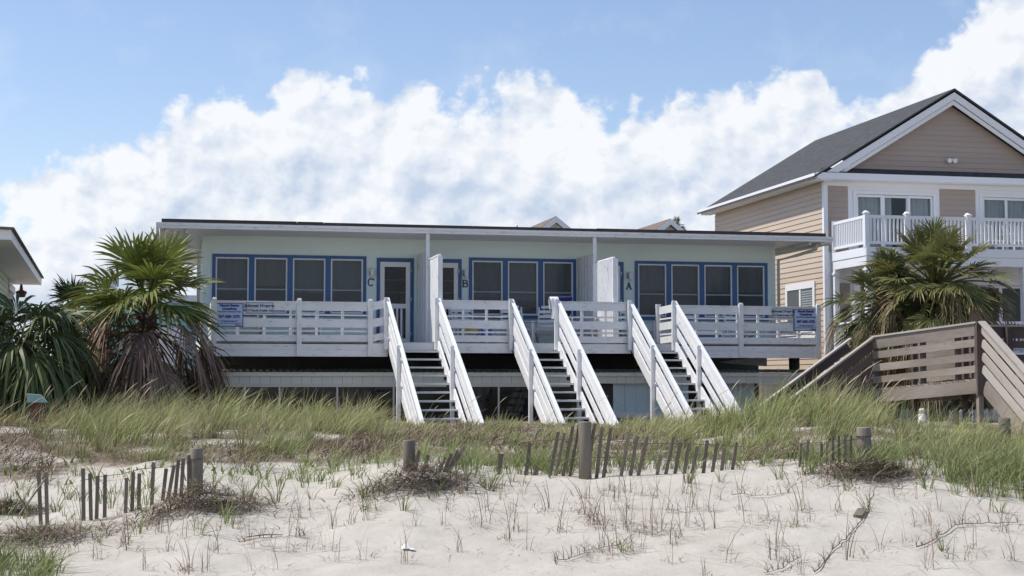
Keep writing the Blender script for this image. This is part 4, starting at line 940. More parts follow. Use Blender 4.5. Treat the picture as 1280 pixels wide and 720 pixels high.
for k in range(18):
    t0 = k/18; p, q = wpt(t0+.5/18, -.05, 0), wpt(t0+.5/18, 1.30, 0); m.bar(p, q, .135, .035)
m.build('deck_board', 'weathered', wk)
rail4('weathered', wpt(0, 0, 0), wpt(1, 0, 0), None, -nW)
rail4('weathered', wpt(.0, 1.25, 0), wpt(.55, 1.25, 0), None, -nW)
for off in (-.03, 1.27):
    m = MB(); m.bar(wpt(-.01, off, -.14), wpt(1.0, off, -.14), .05, .24); m.build('rim_joist', 'weathered', wk)
for t, off in ((0, .05), (.47, .06), (.80, .06), (0, 1.18), (.5, 1.18)):
    p = wpt(t, off, 0); m = MB(); m.bar((p.x, p.y, gz(p.x, p.y)-.3 if t in (0, .5) else p.z-.25), (p.x, p.y, p.z+1.05), .09, .09, up=(0, 1, 0)); m.build('post', 'weathered_shaded', wk)
p = wpt(1, .03, 0); m = MB(); m.bar((p.x, p.y, p.z-.3), (p.x, p.y, p.z+1.07), .16, .14, up=(0, 1, 0)); m.build('post', 'weathered_shaded', wk)
m = MB(); m.bar((p.x, p.y, gz(p.x, p.y)-.3), (p.x, p.y, p.z-.3), .10, .10, up=(0, 1, 0)); m.build('post', 'weathered', wk)
# corner platform and the run towards the neighbour house
m = MB()
for k in range(9): m.box(14.9, 16.3, 26.22+k*.145, 26.35+k*.145, -.03, .008)
for k in range(30): m.box(16.31+k*.145, 16.44+k*.145, 26.25, 27.5, -.03, .008)
m.build('deck_board', 'weathered', wk)
m = MB(); m.box(14.9, 20.6, 27.5, 27.55, -.26, -.035); m.build('rim_joist', 'weathered_shaded', wk); m = MB(); m.box(14.92, 20.6, 26.17, 26.21, -.26, -.035); m.build('rim_joist', 'weathered_shaded', wk)
rail4('weathered_shaded', (15.45, 27.5, .0), (20.6, 27.5, .0), None, (0, 1, 0)); rail4('weathered', (16.3, 26.25, .0), (20.6, 26.25, .0), None, (0, 1, 0))
for x in (16.2, 18.2, 20.2):
    for y in (26.35, 27.4): m = MB(); m.box(x-.06, x+.06, y-.06, y+.06, gz(x, y)-.3, 1.05); m.build('post', 'weathered_shaded', wk)
# steps down towards the house on the left
sl = .70
def lrail(y, x0, ztop, x1):
    for z, w in ((-.12, .22), (-.40, .14), (-.66, .14), (-.90, .14)):
        m = MB(); m.bar((x0, y, ztop+z), (x1, y, ztop+z-sl*(x0-x1)), .035, w); m.build('stair_rail', 'weathered_shaded', wk)
    m = MB(); m.bar((x0+.04, y-.03, ztop+.03), (x1, y-.03, ztop+.03-sl*(x0-x1)), .14, .035); m.build('handrail', 'weathered_sunlit', wk)
    for t in (.3, .65):
        x = x0+(x1-x0)*t; m = MB(); m.box(x-.045, x+.045, y+.02, y+.11, gz(x, y)-.3, ztop-sl*(x0-x)); m.build('post', 'weathered_shaded', wk)
    m = MB(); m.bar((x0, y, ztop-1.15), (x1+.3, y, ztop-1.15-sl*(x0-x1-.3)), .05, .26); m.build('stringer', 'weathered_shaded', wk)
lrail(28.67, 13.88, .86, 11.35); lrail(29.85, 13.9, .84, 11.25)
m = MB()
for k in range(6): x = 13.75-k*.27; z = ZL-.19*(k+1); m.box(x-.29, x, 28.7, 29.82, z-.04, z)
m.each('tread', 'weathered', wk)
# steps down to the beach
sB = .64
def brail(x, y0, ztop, y1):
    for z, w in ((-.09, .20), (-.38, .145), (-.63, .145), (-.87, .145)):
        m = MB(); m.bar((x, y0, ztop+z), (x, y1, ztop+z-sB*(y0-y1)), .04, w); m.build('stair_rail', 'weathered_sunlit', wk)
    m = MB(); m.bar((x, y0+.02, ztop+.02), (x, y1, ztop+.02-sB*(y0-y1)), .14, .035); m.build('handrail', 'weathered_sunlit', wk)
    m = MB(); m.bar((x+.03, y0-.02, ztop-1.22), (x+.03, y1+.4, ztop-1.22-sB*(y0-y1-.4)), .06, .27); m.build('stringer', 'weathered', wk)
    for t in (.35, .85): y = y0+(y1-y0)*t; m = MB(); m.box(x+.03, x+.12, y-.045, y+.045, gz(x, y)-.3, ztop-sB*(y0-y)); m.build('post', 'weathered', wk)
brail(14.90, 26.12, 1.08, 22.9); brail(16.15, 26.12, 1.08, 22.9)
m = MB()
for k in range(6): y = 26.0-k*.295; z = -.18*(k+1); m.box(14.95, 16.1, y-.29, y, z-.04, z)
m.each('tread', 'weathered', wk)

# ================================================================== PALMS
def strips(pts, wid, nrm_w, tint):
    """pts (n,k,3) centre lines, wid (n,k) half widths, nrm_w (n,3) or (n,k,3) width direction -> verts, quads, tints"""
    n, k, _ = pts.shape
    if nrm_w.ndim == 2: nrm_w = nrm_w[:, None, :]
    off = nrm_w*wid[..., None]; V = np.stack([pts-off, pts+off], 2).reshape(-1, 3)
    b = (np.arange(n)*k*2)[:, None] + (np.arange(k-1)*2)[None]
    Q = np.stack([b, b+1, b+3, b+2], -1).reshape(-1, 4)
    if tint.ndim == 2: tint = np.repeat(tint[:, None], k, 1)
    T = np.repeat(tint, 2, 1).reshape(-1, 3)
    return V, Q, T
class Foliage:
    def __init__(s): s.V, s.Q, s.T, s.n = [], [], [], 0
    def add(s, V, Q, T): s.V.append(V); s.Q.append(Q+s.n); s.T.append(T); s.n += len(V)
    def build(s, name, mat, parent=None, off=None):
        off = world_off(parent) if off is None else Vector(off)
        V = np.concatenate(s.V)-np.array(off); me = np_mesh(name, V, [np.concatenate(s.Q)], tint=np.clip(np.concatenate(s.T), 0, 1)); me.materials.append(M[mat]); return link(name, me, parent)
def unit(v): return v/np.linalg.norm(v)
def frond(F, c, az, el, L, Rb, rng, N=34, spread=105, fold=.35, droop=.18, grav=.25, col=(.05,.09,.02), tip=(.22,.19,.08), stem=(.12,.13,.04), tipamt=.5, join=.5, pitch=0.25):
    d = np.array([math.cos(az)*math.cos(el), math.sin(az)*math.cos(el), math.sin(el)])
    t = np.linspace(0, 1, 6)[:, None]; P = c + d*L*t - np.array([0, 0, 1.])*droop*L*t**2
    a = unit(P[-1]-P[-2] - np.array([0, 0, pitch])*.5*np.linalg.norm(P[-1]-P[-2])); s = np.cross(a, [0, 0, 1.]); s = unit(s if np.linalg.norm(s) > .1 else np.array([math.sin(az), -math.cos(az), 0.])); n = np.cross(s, a)
    roll = rng.normal(0, .3); s, n = s*math.cos(roll)+n*math.sin(roll), n*math.cos(roll)-s*math.sin(roll)
    for w in (s, n): F.add(*strips(P[None], np.linspace(.028, .016, 6)[None], w[None], np.array(stem)[None]*rng.uniform(.8, 1.2)))
    be = np.radians(np.linspace(-spread, spread, N)) + rng.normal(0, .015, N); db = math.radians(2*spread)/N
    D = a[None]*np.cos(be)[:, None] + s[None]*np.sin(be)[:, None] + n[None]*(fold*np.abs(np.sin(be)))[:, None]; D /= np.linalg.norm(D, axis=1)[:, None]
    Rl = Rb*(.72+.28*np.cos(be*.8))*rng.uniform(.66, 1.08, N)
    r = np.array([.03, .28, join, join+(1-join)*.45, join+(1-join)*.8, 1.0]); k = len(r); rr = Rl[:, None]*r
    cur = rr**2/Rb*(grav*rng.uniform(.5, 1.5, N))[:, None]
    tw = np.where(r > join, (r-join)**2*1.4, 0)[None]*(grav*Rl*rng.uniform(.0, 2.2, N))[:, None]
    C = P[-1] + D[:, None]*rr[..., None]; C[..., 2] -= cur+tw
    wr = np.array([.0, .28, join*.98, join*.68, join*.32, .01]); wd = Rl[:, None]*wr*db*.56; wd = np.minimum(wd, Rl[:, None]*join*db*.56)
    tg = -a[None]*np.sin(be)[:, None]+s[None]*np.cos(be)[:, None]; pl = np.where(np.arange(N) % 2, .5, -.5)[:, None]*n[None]
    wv = tg+pl; wv /= np.linalg.norm(wv, axis=1)[:, None]
    base = np.array(col)*rng.uniform(.75, 1.25)*rng.uniform(.85, 1.15, (N, 1)); T = np.repeat(base[:, None], k, 1)
    m = (np.array([0, 0, 0, .25, .6, 1])[None]*tipamt*rng.uniform(.2, 1.3, (N, 1)))[..., None]; T = T*(1-np.clip(m, 0, 1))+np.array(tip)*np.clip(m, 0, 1)
    F.add(*strips(C, wd, wv, T))
def fan_palm(name, base, h, label, crown, n_green, n_dead, L, Rb, seed, col=(.055,.092,.022), tip=(.24,.20,.09), trunk_r=.15, el=(80, -35), dead_el=(-45, -82), lean=(0, 0), N=34, dead_col=(.185,.125,.085), dead_fold=.7, grav=.25, tipamt=.5, group=None, join=.5):
    rng = np.random.default_rng(seed); o = thing(name, tuple(base), label, 'palm', group)
    top = Vector(base)+Vector((lean[0], lean[1], h)); m = MB(); pts, rad = [], []
    for i in range(15):
        t = i/14; p = Vector(base).lerp(top, t)+Vector((.03*math.sin(t*5+seed), .03*math.cos(t*4+seed), 0)); pts.append(p-Vector((0, 0, .2 if i == 0 else 0))); rad.append(trunk_r*(1.18-.25*t)*(1+.07*((i % 2)*2-1)))
    m.tube(pts, rad, 12)
    for k in range(46):                              # old leaf bases
        t = rng.uniform(.35, 1); p = Vector(base).lerp(top, t); a_ = rng.uniform(0, 6.28); dd = Vector((math.cos(a_), math.sin(a_), .9)); q = p+Vector((math.cos(a_), math.sin(a_), 0))*trunk_r*.85
        m.bar(q, q+dd*rng.uniform(.10, .2), .07, .03, up=(math.cos(a_), math.sin(a_), -.5))
    m.build('trunk', 'trunk', o); F = Foliage(); c = np.array(top)
    for i in range(n_green):
        u = (i+.5)/n_green; e_ = math.radians(el[0]+(el[1]-el[0])*u**.8+rng.normal(0, 7)); az = i*2.39996+rng.normal(0, .2)
        frond(F, c+np.array([0, 0, rng.uniform(-.15, .1)]), az, e_, L*rng.uniform(.75, 1.15), Rb*rng.uniform(.85, 1.1), rng, N=N, col=col, tip=tip, droop=.10+.25*u, grav=grav*(.6+.9*u), tipamt=tipamt*(.4+u), pitch=.1+.5*u, fold=.35-.2*u, join=join)
    F.build(crown, 'leaf', o)
    if n_dead:
        F = Foliage()
        for i in range(n_dead):
            e_ = math.radians(rng.uniform(dead_el[1], dead_el[0])); az = i*2.39996+rng.normal(0, .4)
            k = rng.uniform(.6, 1.3); cc = tuple(np.array(dead_col)*k*np.array([1, rng.uniform(.92, 1.05), rng.uniform(.9, 1.2)]))
            frond(F, c+np.array([0, 0, rng.uniform(-.5, .0)]), az, e_, L*rng.uniform(.75, 1.25), Rb*rng.uniform(.8, 1.05), rng, N=24, spread=75, fold=dead_fold, droop=.3, grav=1.0, col=cc, tip=tuple(np.array(cc)*1.35), stem=(.20,.14,.08), tipamt=.8, pitch=1.2, join=.4)
        F.build('dead_fronds', 'dead', o)
    return o
def base_at(px, py, D): p = onD(px, py, D); return Vector((p.x, p.y, gz(p.x, p.y)))
b = base_at(180, 530, 33.5); fan_palm('fan_palm', b, onD(180, 390, 33.5).z-b.z, 'big fan palm with a shaggy brown skirt in front of the left deck end', 'crown', 24, 54, 1.08, 1.18, 3, lean=(.05, 0), col=(.155,.195,.040), trunk_r=.17, join=.58, dead_el=(26, -72), N=38, el=(84, 22), grav=.2, tip=(.34,.25,.11), tipamt=.9, dead_col=(.25,.18,.125))
b = base_at(1172, 535, 36); fan_palm('fan_palm', b, onD(1172, 360, 36).z-b.z, 'bushy fan palm with tan-tipped fronds behind the walkover', 'crown', 140, 30, 1.24, .68, 8, col=(.155,.165,.05), tip=(.52,.42,.22), el=(88, -62), trunk_r=.19, tipamt=.95, dead_col=(.34,.26,.15), dead_el=(40, -60), N=30, grav=.20)
b = base_at(1112, 530, 36.8); fan_palm('fan_palm', b, onD(1112, 382, 36.8).z-b.z, 'lower fan palm between the bushy one and the neighbour porch column', 'crown', 92, 16, 1.0, .66, 21, col=(.105,.122,.042), tip=(.42,.34,.18), el=(85, -60), trunk_r=.17, tipamt=.8, N=30, grav=.22, dead_col=(.30,.22,.13), dead_el=(20, -65))
b = base_at(30, 530, 30.5); fan_palm('fan_palm', b, onD(30, 432, 30.5).z-b.z, 'dark drooping fan palm at the left edge under the white eave', 'crown', 44, 8, .85, 1.10, 14, col=(.11,.138,.05), tip=(.15,.16,.09), el=(70, -50), grav=.75, trunk_r=.14, N=30)
b = base_at(88, 530, 37); fan_palm('fan_palm', b, onD(88, 388, 37).z-b.z, 'slim spiky fan palm behind the left edge palm', 'crown', 24, 6, .45, .75, 17, col=(.04,.065,.028), el=(85, -40), trunk_r=.11)
b = base_at(118, 530, 34.5); fan_palm('fan_palm', b, onD(118, 455, 34.5).z-b.z, 'low dark fan palm tucked left of the big shaggy palm', 'crown', 22, 14, .7, .85, 31, col=(.04,.06,.025), el=(60, -45), trunk_r=.12)
b = base_at(245, 530, 35); fan_palm('fan_palm', b, onD(245, 470, 35).z-b.z, 'low half-dead fan palm between the big palm and the screened porch', 'crown', 8, 20, .55, .7, 37, col=(.05,.065,.025), el=(50, -45), trunk_r=.12)
b = onD(845, 290, 75); b.z = -1.2; fan_palm('fan_palm', b, onD(845, 283, 75).z-b.z, 'far palm whose top shows over the flat roof beside a gable', 'crown', 22, 0, .28, .38, 41, N=20)
# spiky yucca in the shade under the walkover
b = base_at(1195, 535, 33); o = thing('yucca', tuple(b), 'dark spiky yucca in the shade behind the walkover legs', 'plant'); rng = np.random.default_rng(2); n = 90
az = rng.uniform(0, 6.28, n); e_ = np.radians(rng.uniform(0, 85, n)); d = np.stack([np.cos(az)*np.cos(e_), np.sin(az)*np.cos(e_), np.sin(e_)], 1); Ls = rng.uniform(.45, .75, n); c = np.array([b.x, b.y, b.z+.45])
r = np.array([0, .4, 1.]); P = c+d[:, None]*(Ls[:, None]*r)[..., None]; wv = np.cross(d, [0, 0, 1.]); wv /= np.linalg.norm(wv, axis=1)[:, None]
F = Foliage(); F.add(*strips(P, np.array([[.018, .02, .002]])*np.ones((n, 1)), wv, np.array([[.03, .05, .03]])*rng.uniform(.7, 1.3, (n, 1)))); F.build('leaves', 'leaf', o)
MB().tube([b-Vector((0, 0, .1)), b+Vector((0, 0, .5))], .08, 8).build('stem', 'trunk', o)
# white picket fence and garden ornament beyond the walkover
o = thing('picket_fence', tuple(base_at(1200, 540, 38)), 'low white picket fence in the shade beyond the walkover', 'fence'); p0, p1 = base_at(1120, 540, 37), base_at(1275, 540, 39)
pk = MB(); n = 34
for k in range(n):
    p = p0.lerp(p1, k/(n-1)); z = gz(p.x, p.y); pk.prism([(p.x-.04, p.y, z), (p.x+.04, p.y, z), (p.x+.04, p.y, z+.25), (p.x, p.y, z+.30), (p.x-.04, p.y, z+.25)], (0, .02, 0))
pk.each('picket', 'white_clean', o); m = MB(); m.bar(p0+Vector((0, .03, .18)), p1+Vector((0, .03, .18)), .02, .05); m.build('rail', 'white_clean', o)
p = base_at(1153, 535, 35); o = thing('garden_ornament', tuple(p), 'small white round-topped garden ornament by the picket fence', 'ornament')
MB().tube([p+Vector((0, 0, z)) for z in (-.05, .06, .09, .17, .20)], [.13, .13, .09, .09, .06], 12).build('body', 'white_plastic', o); MB().tube([p+Vector((0, 0, z)) for z in (.195, .23, .27, .31, .33)], [.04, .06, .075, .06, .02], 12).build('head', 'white_plastic', o)
p = base_at(44, 540, 28); o = thing('lidded_box', tuple(p), 'weathered teal-lidded box on a red-brown post at the left edge', 'box')
z1 = onD(44, 503, 28).z; MB().box(p.x-.09, p.x+.09, p.y, p.y+.14, p.z-.2, z1).build('post', 'redwood', o)
m = MB(); m.prism([(p.x-.16, p.y-.1, z1+.16), (p.x+.08, p.y-.1, z1+.14), (p.x+.2, p.y-.1, z1+.0), (p.x-.14, p.y-.1, z1+.0)], (0, .3, 0)); m.build('lid', 'teal_lid', o)

# ================================================================== BEACH GRASS
def blades(P, H, lean, width, tint, rng, tipc=None, levels=(0, .3, .6, .85, 1), curl=1.0, foot_brown=None):
    """thin bending blades growing from the points P"""
    n = len(P); t = np.array(levels); k = len(t)
    C = np.repeat(P[:, None], k, 1).copy(); C += lean[:, None]*(t**2)[None, :, None]*curl
    C[..., 2] += H[:, None]*(t-.16*t**3*np.minimum(np.linalg.norm(lean, axis=1)/H, 2)[:, None])
    a = rng.uniform(0, 6.28, n); wv = np.stack([np.cos(a), np.sin(a), np.zeros(n)], 1)
    wd = width[:, None]*np.array([.8, 1, .85, .5, .05])[None, :k] if k == 5 else width[:, None]*np.linspace(1, .1, k)[None]
    T = np.repeat(tint[:, None], k, 1)
    if tipc is not None: m = (t**2.2)[None, :, None]*tipc[:, None, None]; T = T*(1-m)+np.array([.42,.36,.20])*m
    if foot_brown is not None: m = (np.clip(1-t/.55, 0, 1)[None, :]*foot_brown[:, None])[..., None]; T = T*(1-m)+np.array([.105,.080,.045])*m      # blends to brown towards the foot
    return strips(C, wd, wv, T)
def scatter(n, px0, px1, D0, D1, rng):
    """random points on the ground between two depths, even per square metre"""
    D = np.sqrt(rng.uniform(D0**2, D1**2, n)); px = rng.uniform(px0, px1, n); L = (px-640)/1900*D; X, Y = L*CY+D*SY, -L*SY+D*CY
    return X, Y, px, D
def clumped(X, Y, rng, f=1.0, k=25): return wob(X, Y, 1.4*f, k)*.6+wob(X, Y, 3.7*f, k+6)*.5
def under_stairs(X, Y):
    out = np.zeros(len(X), bool)
    for a, b in ((4.85, 6.2), (7.85, 9.15), (10.85, 12.1)): out |= (X > a) & (X < b) & (Y > 31.2)
    return out
def edge_d(px): return np.interp(px, [-600,0,60,200,400,480,560,620,720,820,900,960,1060,1140,1220,1300,2000], [20.8,20.8,20.6,20.3,20.3,20.3,20.2,20.0,19.6,19.2,18.6,18.2,17.9,17.9,17.3,17.2,17.2])
def cols(n, rng, a, b, v=.25):
    u = rng.uniform(0, 1, (n, 1)); return (np.array(a)*(1-u)+np.array(b)*u)*rng.uniform(1-v, 1+v, (n, 1))
def dune_grass():
    rng = np.random.default_rng(77); F = Foliage()
    # main dune cover: separate clumps, each a spray of wind-bent blades with its own height and hue
    X, Y, px, D = scatter(3400, -350, 1620, 17, 33.5, rng)
    hgt = np.interp(px, [-400,0,55,90,230,300,420,480,510,600,640,690,770,815,860,900,960,1040,1100,1130,1200,1290,1700], [.44,.44,.46,.54,.64,.58,.56,.46,.28,.30,.38,.24,.26,.40,.44,.50,.60,.68,.62,.50,.46,.5,.5])
    hgt = hgt*np.where((px > 470) & (px < 930), np.interp(D, [24, 29, 32], [1, .72, .5]), 1)
    c = clumped(X, Y, rng); e = D-edge_d(px)
    keep = (e+.5*wob(X, Y, 2.4, 22) > rng.uniform(0, 1.9, len(X))) & (c > rng.uniform(-.45, .35, len(X))) & ~under_stairs(X, Y)
    for a, b, d0, d1, p in ((-60, 55, 20, 25.5, .95), (385, 500, 20.5, 24.6, .86), (500, 660, 20, 27.5, .80), (660, 800, 19.5, 26, .72), (800, 930, 19, 22, .6), (230, 330, 20, 22.5, .55)):
        keep &= ~((px > a) & (px < b) & (D > d0) & (D < d1) & (rng.uniform(0, 1, len(X)) < p))
    keep &= ~((px > 1118) & (D > 24.5) & (rng.uniform(0, 1, len(X)) < .8))
    keep &= ~((X > 12.6) & (X < 17.5) & (Y > 25.9) & (Y < 30.2))
    X, Y, px, D, hgt, e = [q[keep] for q in (X, Y, px, D, hgt, e)]; nc = len(X)
    hgt = hgt*np.clip(e/3.0, .35, 1)*np.clip(rng.lognormal(-.05, .34, nc), .4, 1.6); rad = rng.uniform(.08, .34, nc)
    cdry = np.clip(.20+.5*wob(X, Y, .8, 30)+rng.normal(0, .30, nc)-.16*(px > 900), 0, 1); cdir = rng.normal(.1, 1.1, nc); cl = np.clip(rng.normal(.36, .25, nc)+.2*wob(X, Y, .5, 12), .02, 1.1)
    cnt = rng.integers(14, 62, nc); i = np.repeat(np.arange(nc), cnt); n = len(i)
    r = rng.uniform(0, 1, n)**.8; a = rng.uniform(0, 6.28, n); bx, by = X[i]+r*rad[i]*np.cos(a), Y[i]+r*rad[i]*np.sin(a)
    P = np.stack([bx, by, ground(bx, by)-.02], 1); H = hgt[i]*rng.uniform(.35, 1.15, n)*(1-.25*r)
    spread = .70*r+rng.normal(0, .18, n)
    lean = np.stack([H*(cl[i]*np.cos(cdir[i]*.6)+spread*np.cos(a)+rng.normal(0, .12, n)), H*(cl[i]*np.sin(cdir[i]*.6)*.6+spread*np.sin(a)), np.zeros(n)], 1)
    dry = np.clip(cdry[i]+rng.normal(0, .2, n)+.25*(rng.uniform(0, 1, n) < .12), 0, 1)[:, None]
    g = cols(n, rng, (.16,.22,.055), (.38,.43,.15), .3)*rng.uniform(.75, 1.25, nc)[i][:, None]; d = cols(n, rng, (.34,.28,.15), (.60,.52,.33), .25); tint = g*(1-dry)+d*dry
    F.add(*blades(P, H, lean, rng.uniform(.0032, .0062, n)*np.clip(D[i]/24, .8, 1.2), tint, rng, rng.uniform(.0, 1., n)**1.5, foot_brown=rng.uniform(.2, 1, n)))
    # dead basal leaves, short and brown
    k = rng.uniform(0, 1, n) < .28; n2 = int(k.sum()); P2 = P[k]; a2 = rng.uniform(0, 6.28, n2); Lg = rng.uniform(.08, .28, n2)
    F.add(*blades(P2, rng.uniform(.02, .16, n2), np.stack([np.cos(a2)*Lg, np.sin(a2)*Lg, np.zeros(n2)], 1), rng.uniform(.003, .006, n2), cols(n2, rng, (.10,.07,.045), (.30,.23,.15)), rng))
    # seed-bearing stalks
    m = 150; Xs, Ys, ps, Ds = scatter(m, -100, 1400, 21, 31.5, rng); k = ~under_stairs(Xs, Ys) & ~((ps > 1110) & (Ds > 25)); Xs, Ys, ps = Xs[k], Ys[k], ps[k]; m = len(Xs)
    P2 = np.stack([Xs, Ys, ground(Xs, Ys)], 1); H2 = rng.uniform(.6, 1.25, m)*np.interp(ps, [0,480,530,780,900,1040,1300], [.9,.8,.62,.62,.85,1,.8]); ln = np.stack([H2*rng.uniform(.15, .7, m), H2*rng.normal(0, .15, m), np.zeros(m)], 1)
    t_ = np.array([0, .35, .7, .8, .9, 1.]); C = np.repeat(P2[:, None], 6, 1).copy(); C += ln[:, None]*(t_**2)[None, :, None]; C[..., 2] += H2[:, None]*(t_-.14*t_**3)
    a2 = rng.uniform(0, 6.28, m); F.add(*strips(C, np.array([[.0028, .0026, .0024, .008, .010, .002]])*np.ones((m, 1)), np.stack([np.cos(a2), np.sin(a2), np.zeros(m)], 1), cols(m, rng, (.40,.33,.20), (.58,.50,.34))))
    X, Y, px, D = scatter(260, 360, 960, 20, 27, rng); k = (wob(X, Y, 2.0, 17) > -.1) & ~under_stairs(X, Y); X, Y, D = X[k], Y[k], D[k]; nc = len(X); cnt = rng.integers(8, 26, nc); i = np.repeat(np.arange(nc), cnt); n = len(i)
    a = rng.uniform(0, 6.28, n); r = rng.uniform(0, 1, n); bx, by = X[i]+.12*r*np.cos(a), Y[i]+.12*r*np.sin(a); P = np.stack([bx, by, ground(bx, by)-.01], 1); H = rng.uniform(.14, .42, nc)[i]*rng.uniform(.5, 1.1, n)
    F.add(*blades(P, H, np.stack([H*(.3+.8*r*np.cos(a)), H*.8*r*np.sin(a), np.zeros(n)], 1), rng.uniform(.003, .006, n), cols(n, rng, (.20,.27,.08), (.40,.44,.19)), rng, rng.uniform(0, .8, n)))
    # tall wisps leaning out of the cover
    X, Y, px, D = scatter(2300, -300, 1600, 20, 32, rng); k = (D > edge_d(px)+1.5) & ~under_stairs(X, Y) & ~((px > 560) & (px < 640) & (rng.uniform(0, 1, len(px)) < .7)) & ~((px > 1110) & (D > 25)); X, Y, D = X[k], Y[k], D[k]; n = len(X)
    P = np.stack([X, Y, ground(X, Y)], 1); H = rng.uniform(.7, 1.35, n)*np.interp(px[k], [0,230,480,530,700,780,900,1040,1300], [.5,.62,.5,.3,.3,.34,.5,.66,.5]); lean = np.stack([H*rng.uniform(.25, .85, n), H*rng.normal(0, .2, n), np.zeros(n)], 1)
    F.add(*blades(P, H, lean, rng.uniform(.0022, .004, n), cols(n, rng, (.30,.32,.14), (.52,.48,.29)), rng, np.full(n, .7)))
    o = F.build('beach_grass', 'grass', off=(0, 0, 0)); tag(o, 'green and straw coloured beach grass bending over the dune', 'grass', kind='stuff')
    # dead thatch lying on the dune
    F = Foliage(); X, Y, px, D = scatter(60000, -350, 1620, 16.6, 30, rng); lit = litter_at(X, Y); k = lit*1.1+.35*wob(X, Y, 2.3, 8) > rng.uniform(.3, 1.3, len(X)); X, Y, px, D = X[k], Y[k], px[k], D[k]; n = len(X)
    P = np.stack([X, Y, ground(X, Y)+.005+rng.uniform(0, .05, n)], 1); a = rng.normal(.2, .9, n)+np.where(rng.uniform(0, 1, n) < .5, 0, 3.14); Lg = rng.uniform(.10, .42, n)
    lean = np.stack([np.cos(a)*Lg, np.sin(a)*Lg, np.zeros(n)], 1); H = rng.uniform(.02, .16, n)
    br = np.clip(.5+.5*wob(X, Y, 1.3, 3)[:, None]+rng.normal(0, .3, (n, 1)), 0, 1)
    tint = cols(n, rng, (.085,.058,.040), (.19,.135,.09))*br+cols(n, rng, (.30,.235,.16), (.46,.38,.27))*(1-br)
    F.add(*blades(P, H, lean, rng.uniform(.0035, .007, n), tint, rng))
    # darker, thicker thatch drifts on the dune face
    for a0, a1, d0, d1, m in ((385, 500, 20.6, 24.5, 2600), (500, 660, 22, 27.5, 2600), (660, 860, 20, 25, 1800), (-80, 70, 20.4, 25, 2300), (230, 340, 20.3, 22.5, 700), (930, 1010, 18.4, 20, 400)):
        X, Y, px, D = scatter(m, a0, a1, d0, d1, rng); k = wob(X, Y, 1.9, 14) > rng.uniform(-.5, .3, m); X, Y, D = X[k], Y[k], D[k]; n = len(X)
        P = np.stack([X, Y, ground(X, Y)+rng.uniform(0, .12, n)], 1); a = rng.normal(.3, 1.1, n); Lg = rng.uniform(.12, .45, n); lean = np.stack([np.cos(a)*Lg, np.sin(a)*Lg, np.zeros(n)], 1)
        u = rng.uniform(0, 1, (n, 1)) < .6; F.add(*blades(P, rng.uniform(.02, .22, n), lean, rng.uniform(.004, .0075, n), np.where(u, cols(n, rng, (.05,.032,.024), (.14,.095,.065)), cols(n, rng, (.25,.19,.13), (.42,.34,.23))), rng))
    # straw crumbs blown over the open sand
    X, Y, px, D = scatter(1500, -60, 1340, 13.3, 18, rng); n = len(X); k = wob(X, Y, 2.5, 18) > rng.uniform(-.7, .6, n); X, Y = X[k], Y[k]; n = len(X)
    P = np.stack([X, Y, ground(X, Y)+.008], 1); a = rng.uniform(0, 6.28, n); Lg = rng.uniform(.03, .22, n)*rng.uniform(.3, 1, n)
    F.add(*blades(P, rng.uniform(.004, .02, n), np.stack([np.cos(a)*Lg, np.sin(a)*Lg, np.zeros(n)], 1), rng.uniform(.002, .004, n), cols(n, rng, (.12,.085,.06), (.36,.28,.20)), rng))
    o = F.build('dead_grass_litter', 'straw', off=(0, 0, 0)); tag(o, 'brown dead grass thatch matted on the dune face', 'dead grass', kind='stuff')
    # low broad-leaved creepers between the clumps
    F = Foliage(); X, Y, px, D = scatter(5200, -300, 1600, 17.6, 25, rng); c = wob(X, Y, 2.2, 9)
    k = (c > .30) & (D > edge_d(px)-.6) & (D < edge_d(px)+3.2); X, Y, D = X[k], Y[k], D[k]; n = len(X)
    P = np.stack([X, Y, ground(X, Y)+.02], 1); a = rng.uniform(0, 6.28, n); Lg = rng.uniform(.05, .13, n); lean = np.stack([np.cos(a)*Lg, np.sin(a)*Lg, np.zeros(n)], 1)
    F.add(*blades(P, rng.uniform(.04, .16, n), lean, rng.uniform(.012, .026, n), cols(n, rng, (.10,.15,.035), (.20,.25,.07)), rng, levels=(0, .35, .7, 1)))
    o = F.build('ground_creeper', 'grass', off=(0, 0, 0)); tag(o, 'low green creeping plants along the foot of the dune grass', 'creeper', kind='stuff')
    # sparse fresh green blades in the sand around the slat fences
    F = Foliage(); rngs = rng
    zones = [(560, 1010, 17.7, 19.8, 150), (1000, 1300, 16.9, 18.6, 260), (-60, 300, 15.2, 19.5, 70), (300, 640, 16.6, 20.2, 60), (620, 720, 17.6, 19.6, 60), (-80, 75, 13.2, 14.6, 130), (1180, 1330, 16.2, 17.6, 170)]
    for a0, a1, d0, d1, m in zones:
        X, Y, px, D = scatter(m, a0, a1, d0, d1, rng); per = 9; i = np.repeat(np.arange(m), per); n = m*per
        r = rng.uniform(0, .07, n); a = rng.uniform(0, 6.28, n); bx, by = X[i]+r*np.cos(a), Y[i]+r*np.sin(a); P = np.stack([bx, by, ground(bx, by)-.01], 1)
        H = (rng.uniform(.12, .40, m)[i])*rng.uniform(.5, 1.1, n); lean = np.stack([H*(.25+.6*np.cos(a)+rng.normal(0, .2, n)), H*.6*np.sin(a), np.zeros(n)], 1)
        F.add(*blades(P, H, lean, rng.uniform(.003, .0062, n), cols(n, rng, (.14,.19,.06), (.26,.30,.12)), rng, rng.uniform(0, .8, n)))
    o = F.build('sprouting_grass', 'grass', off=(0, 0, 0)); tag(o, 'thin fresh green grass sprouting through the sand by the slat fences', 'grass', kind='stuff')
dune_grass()

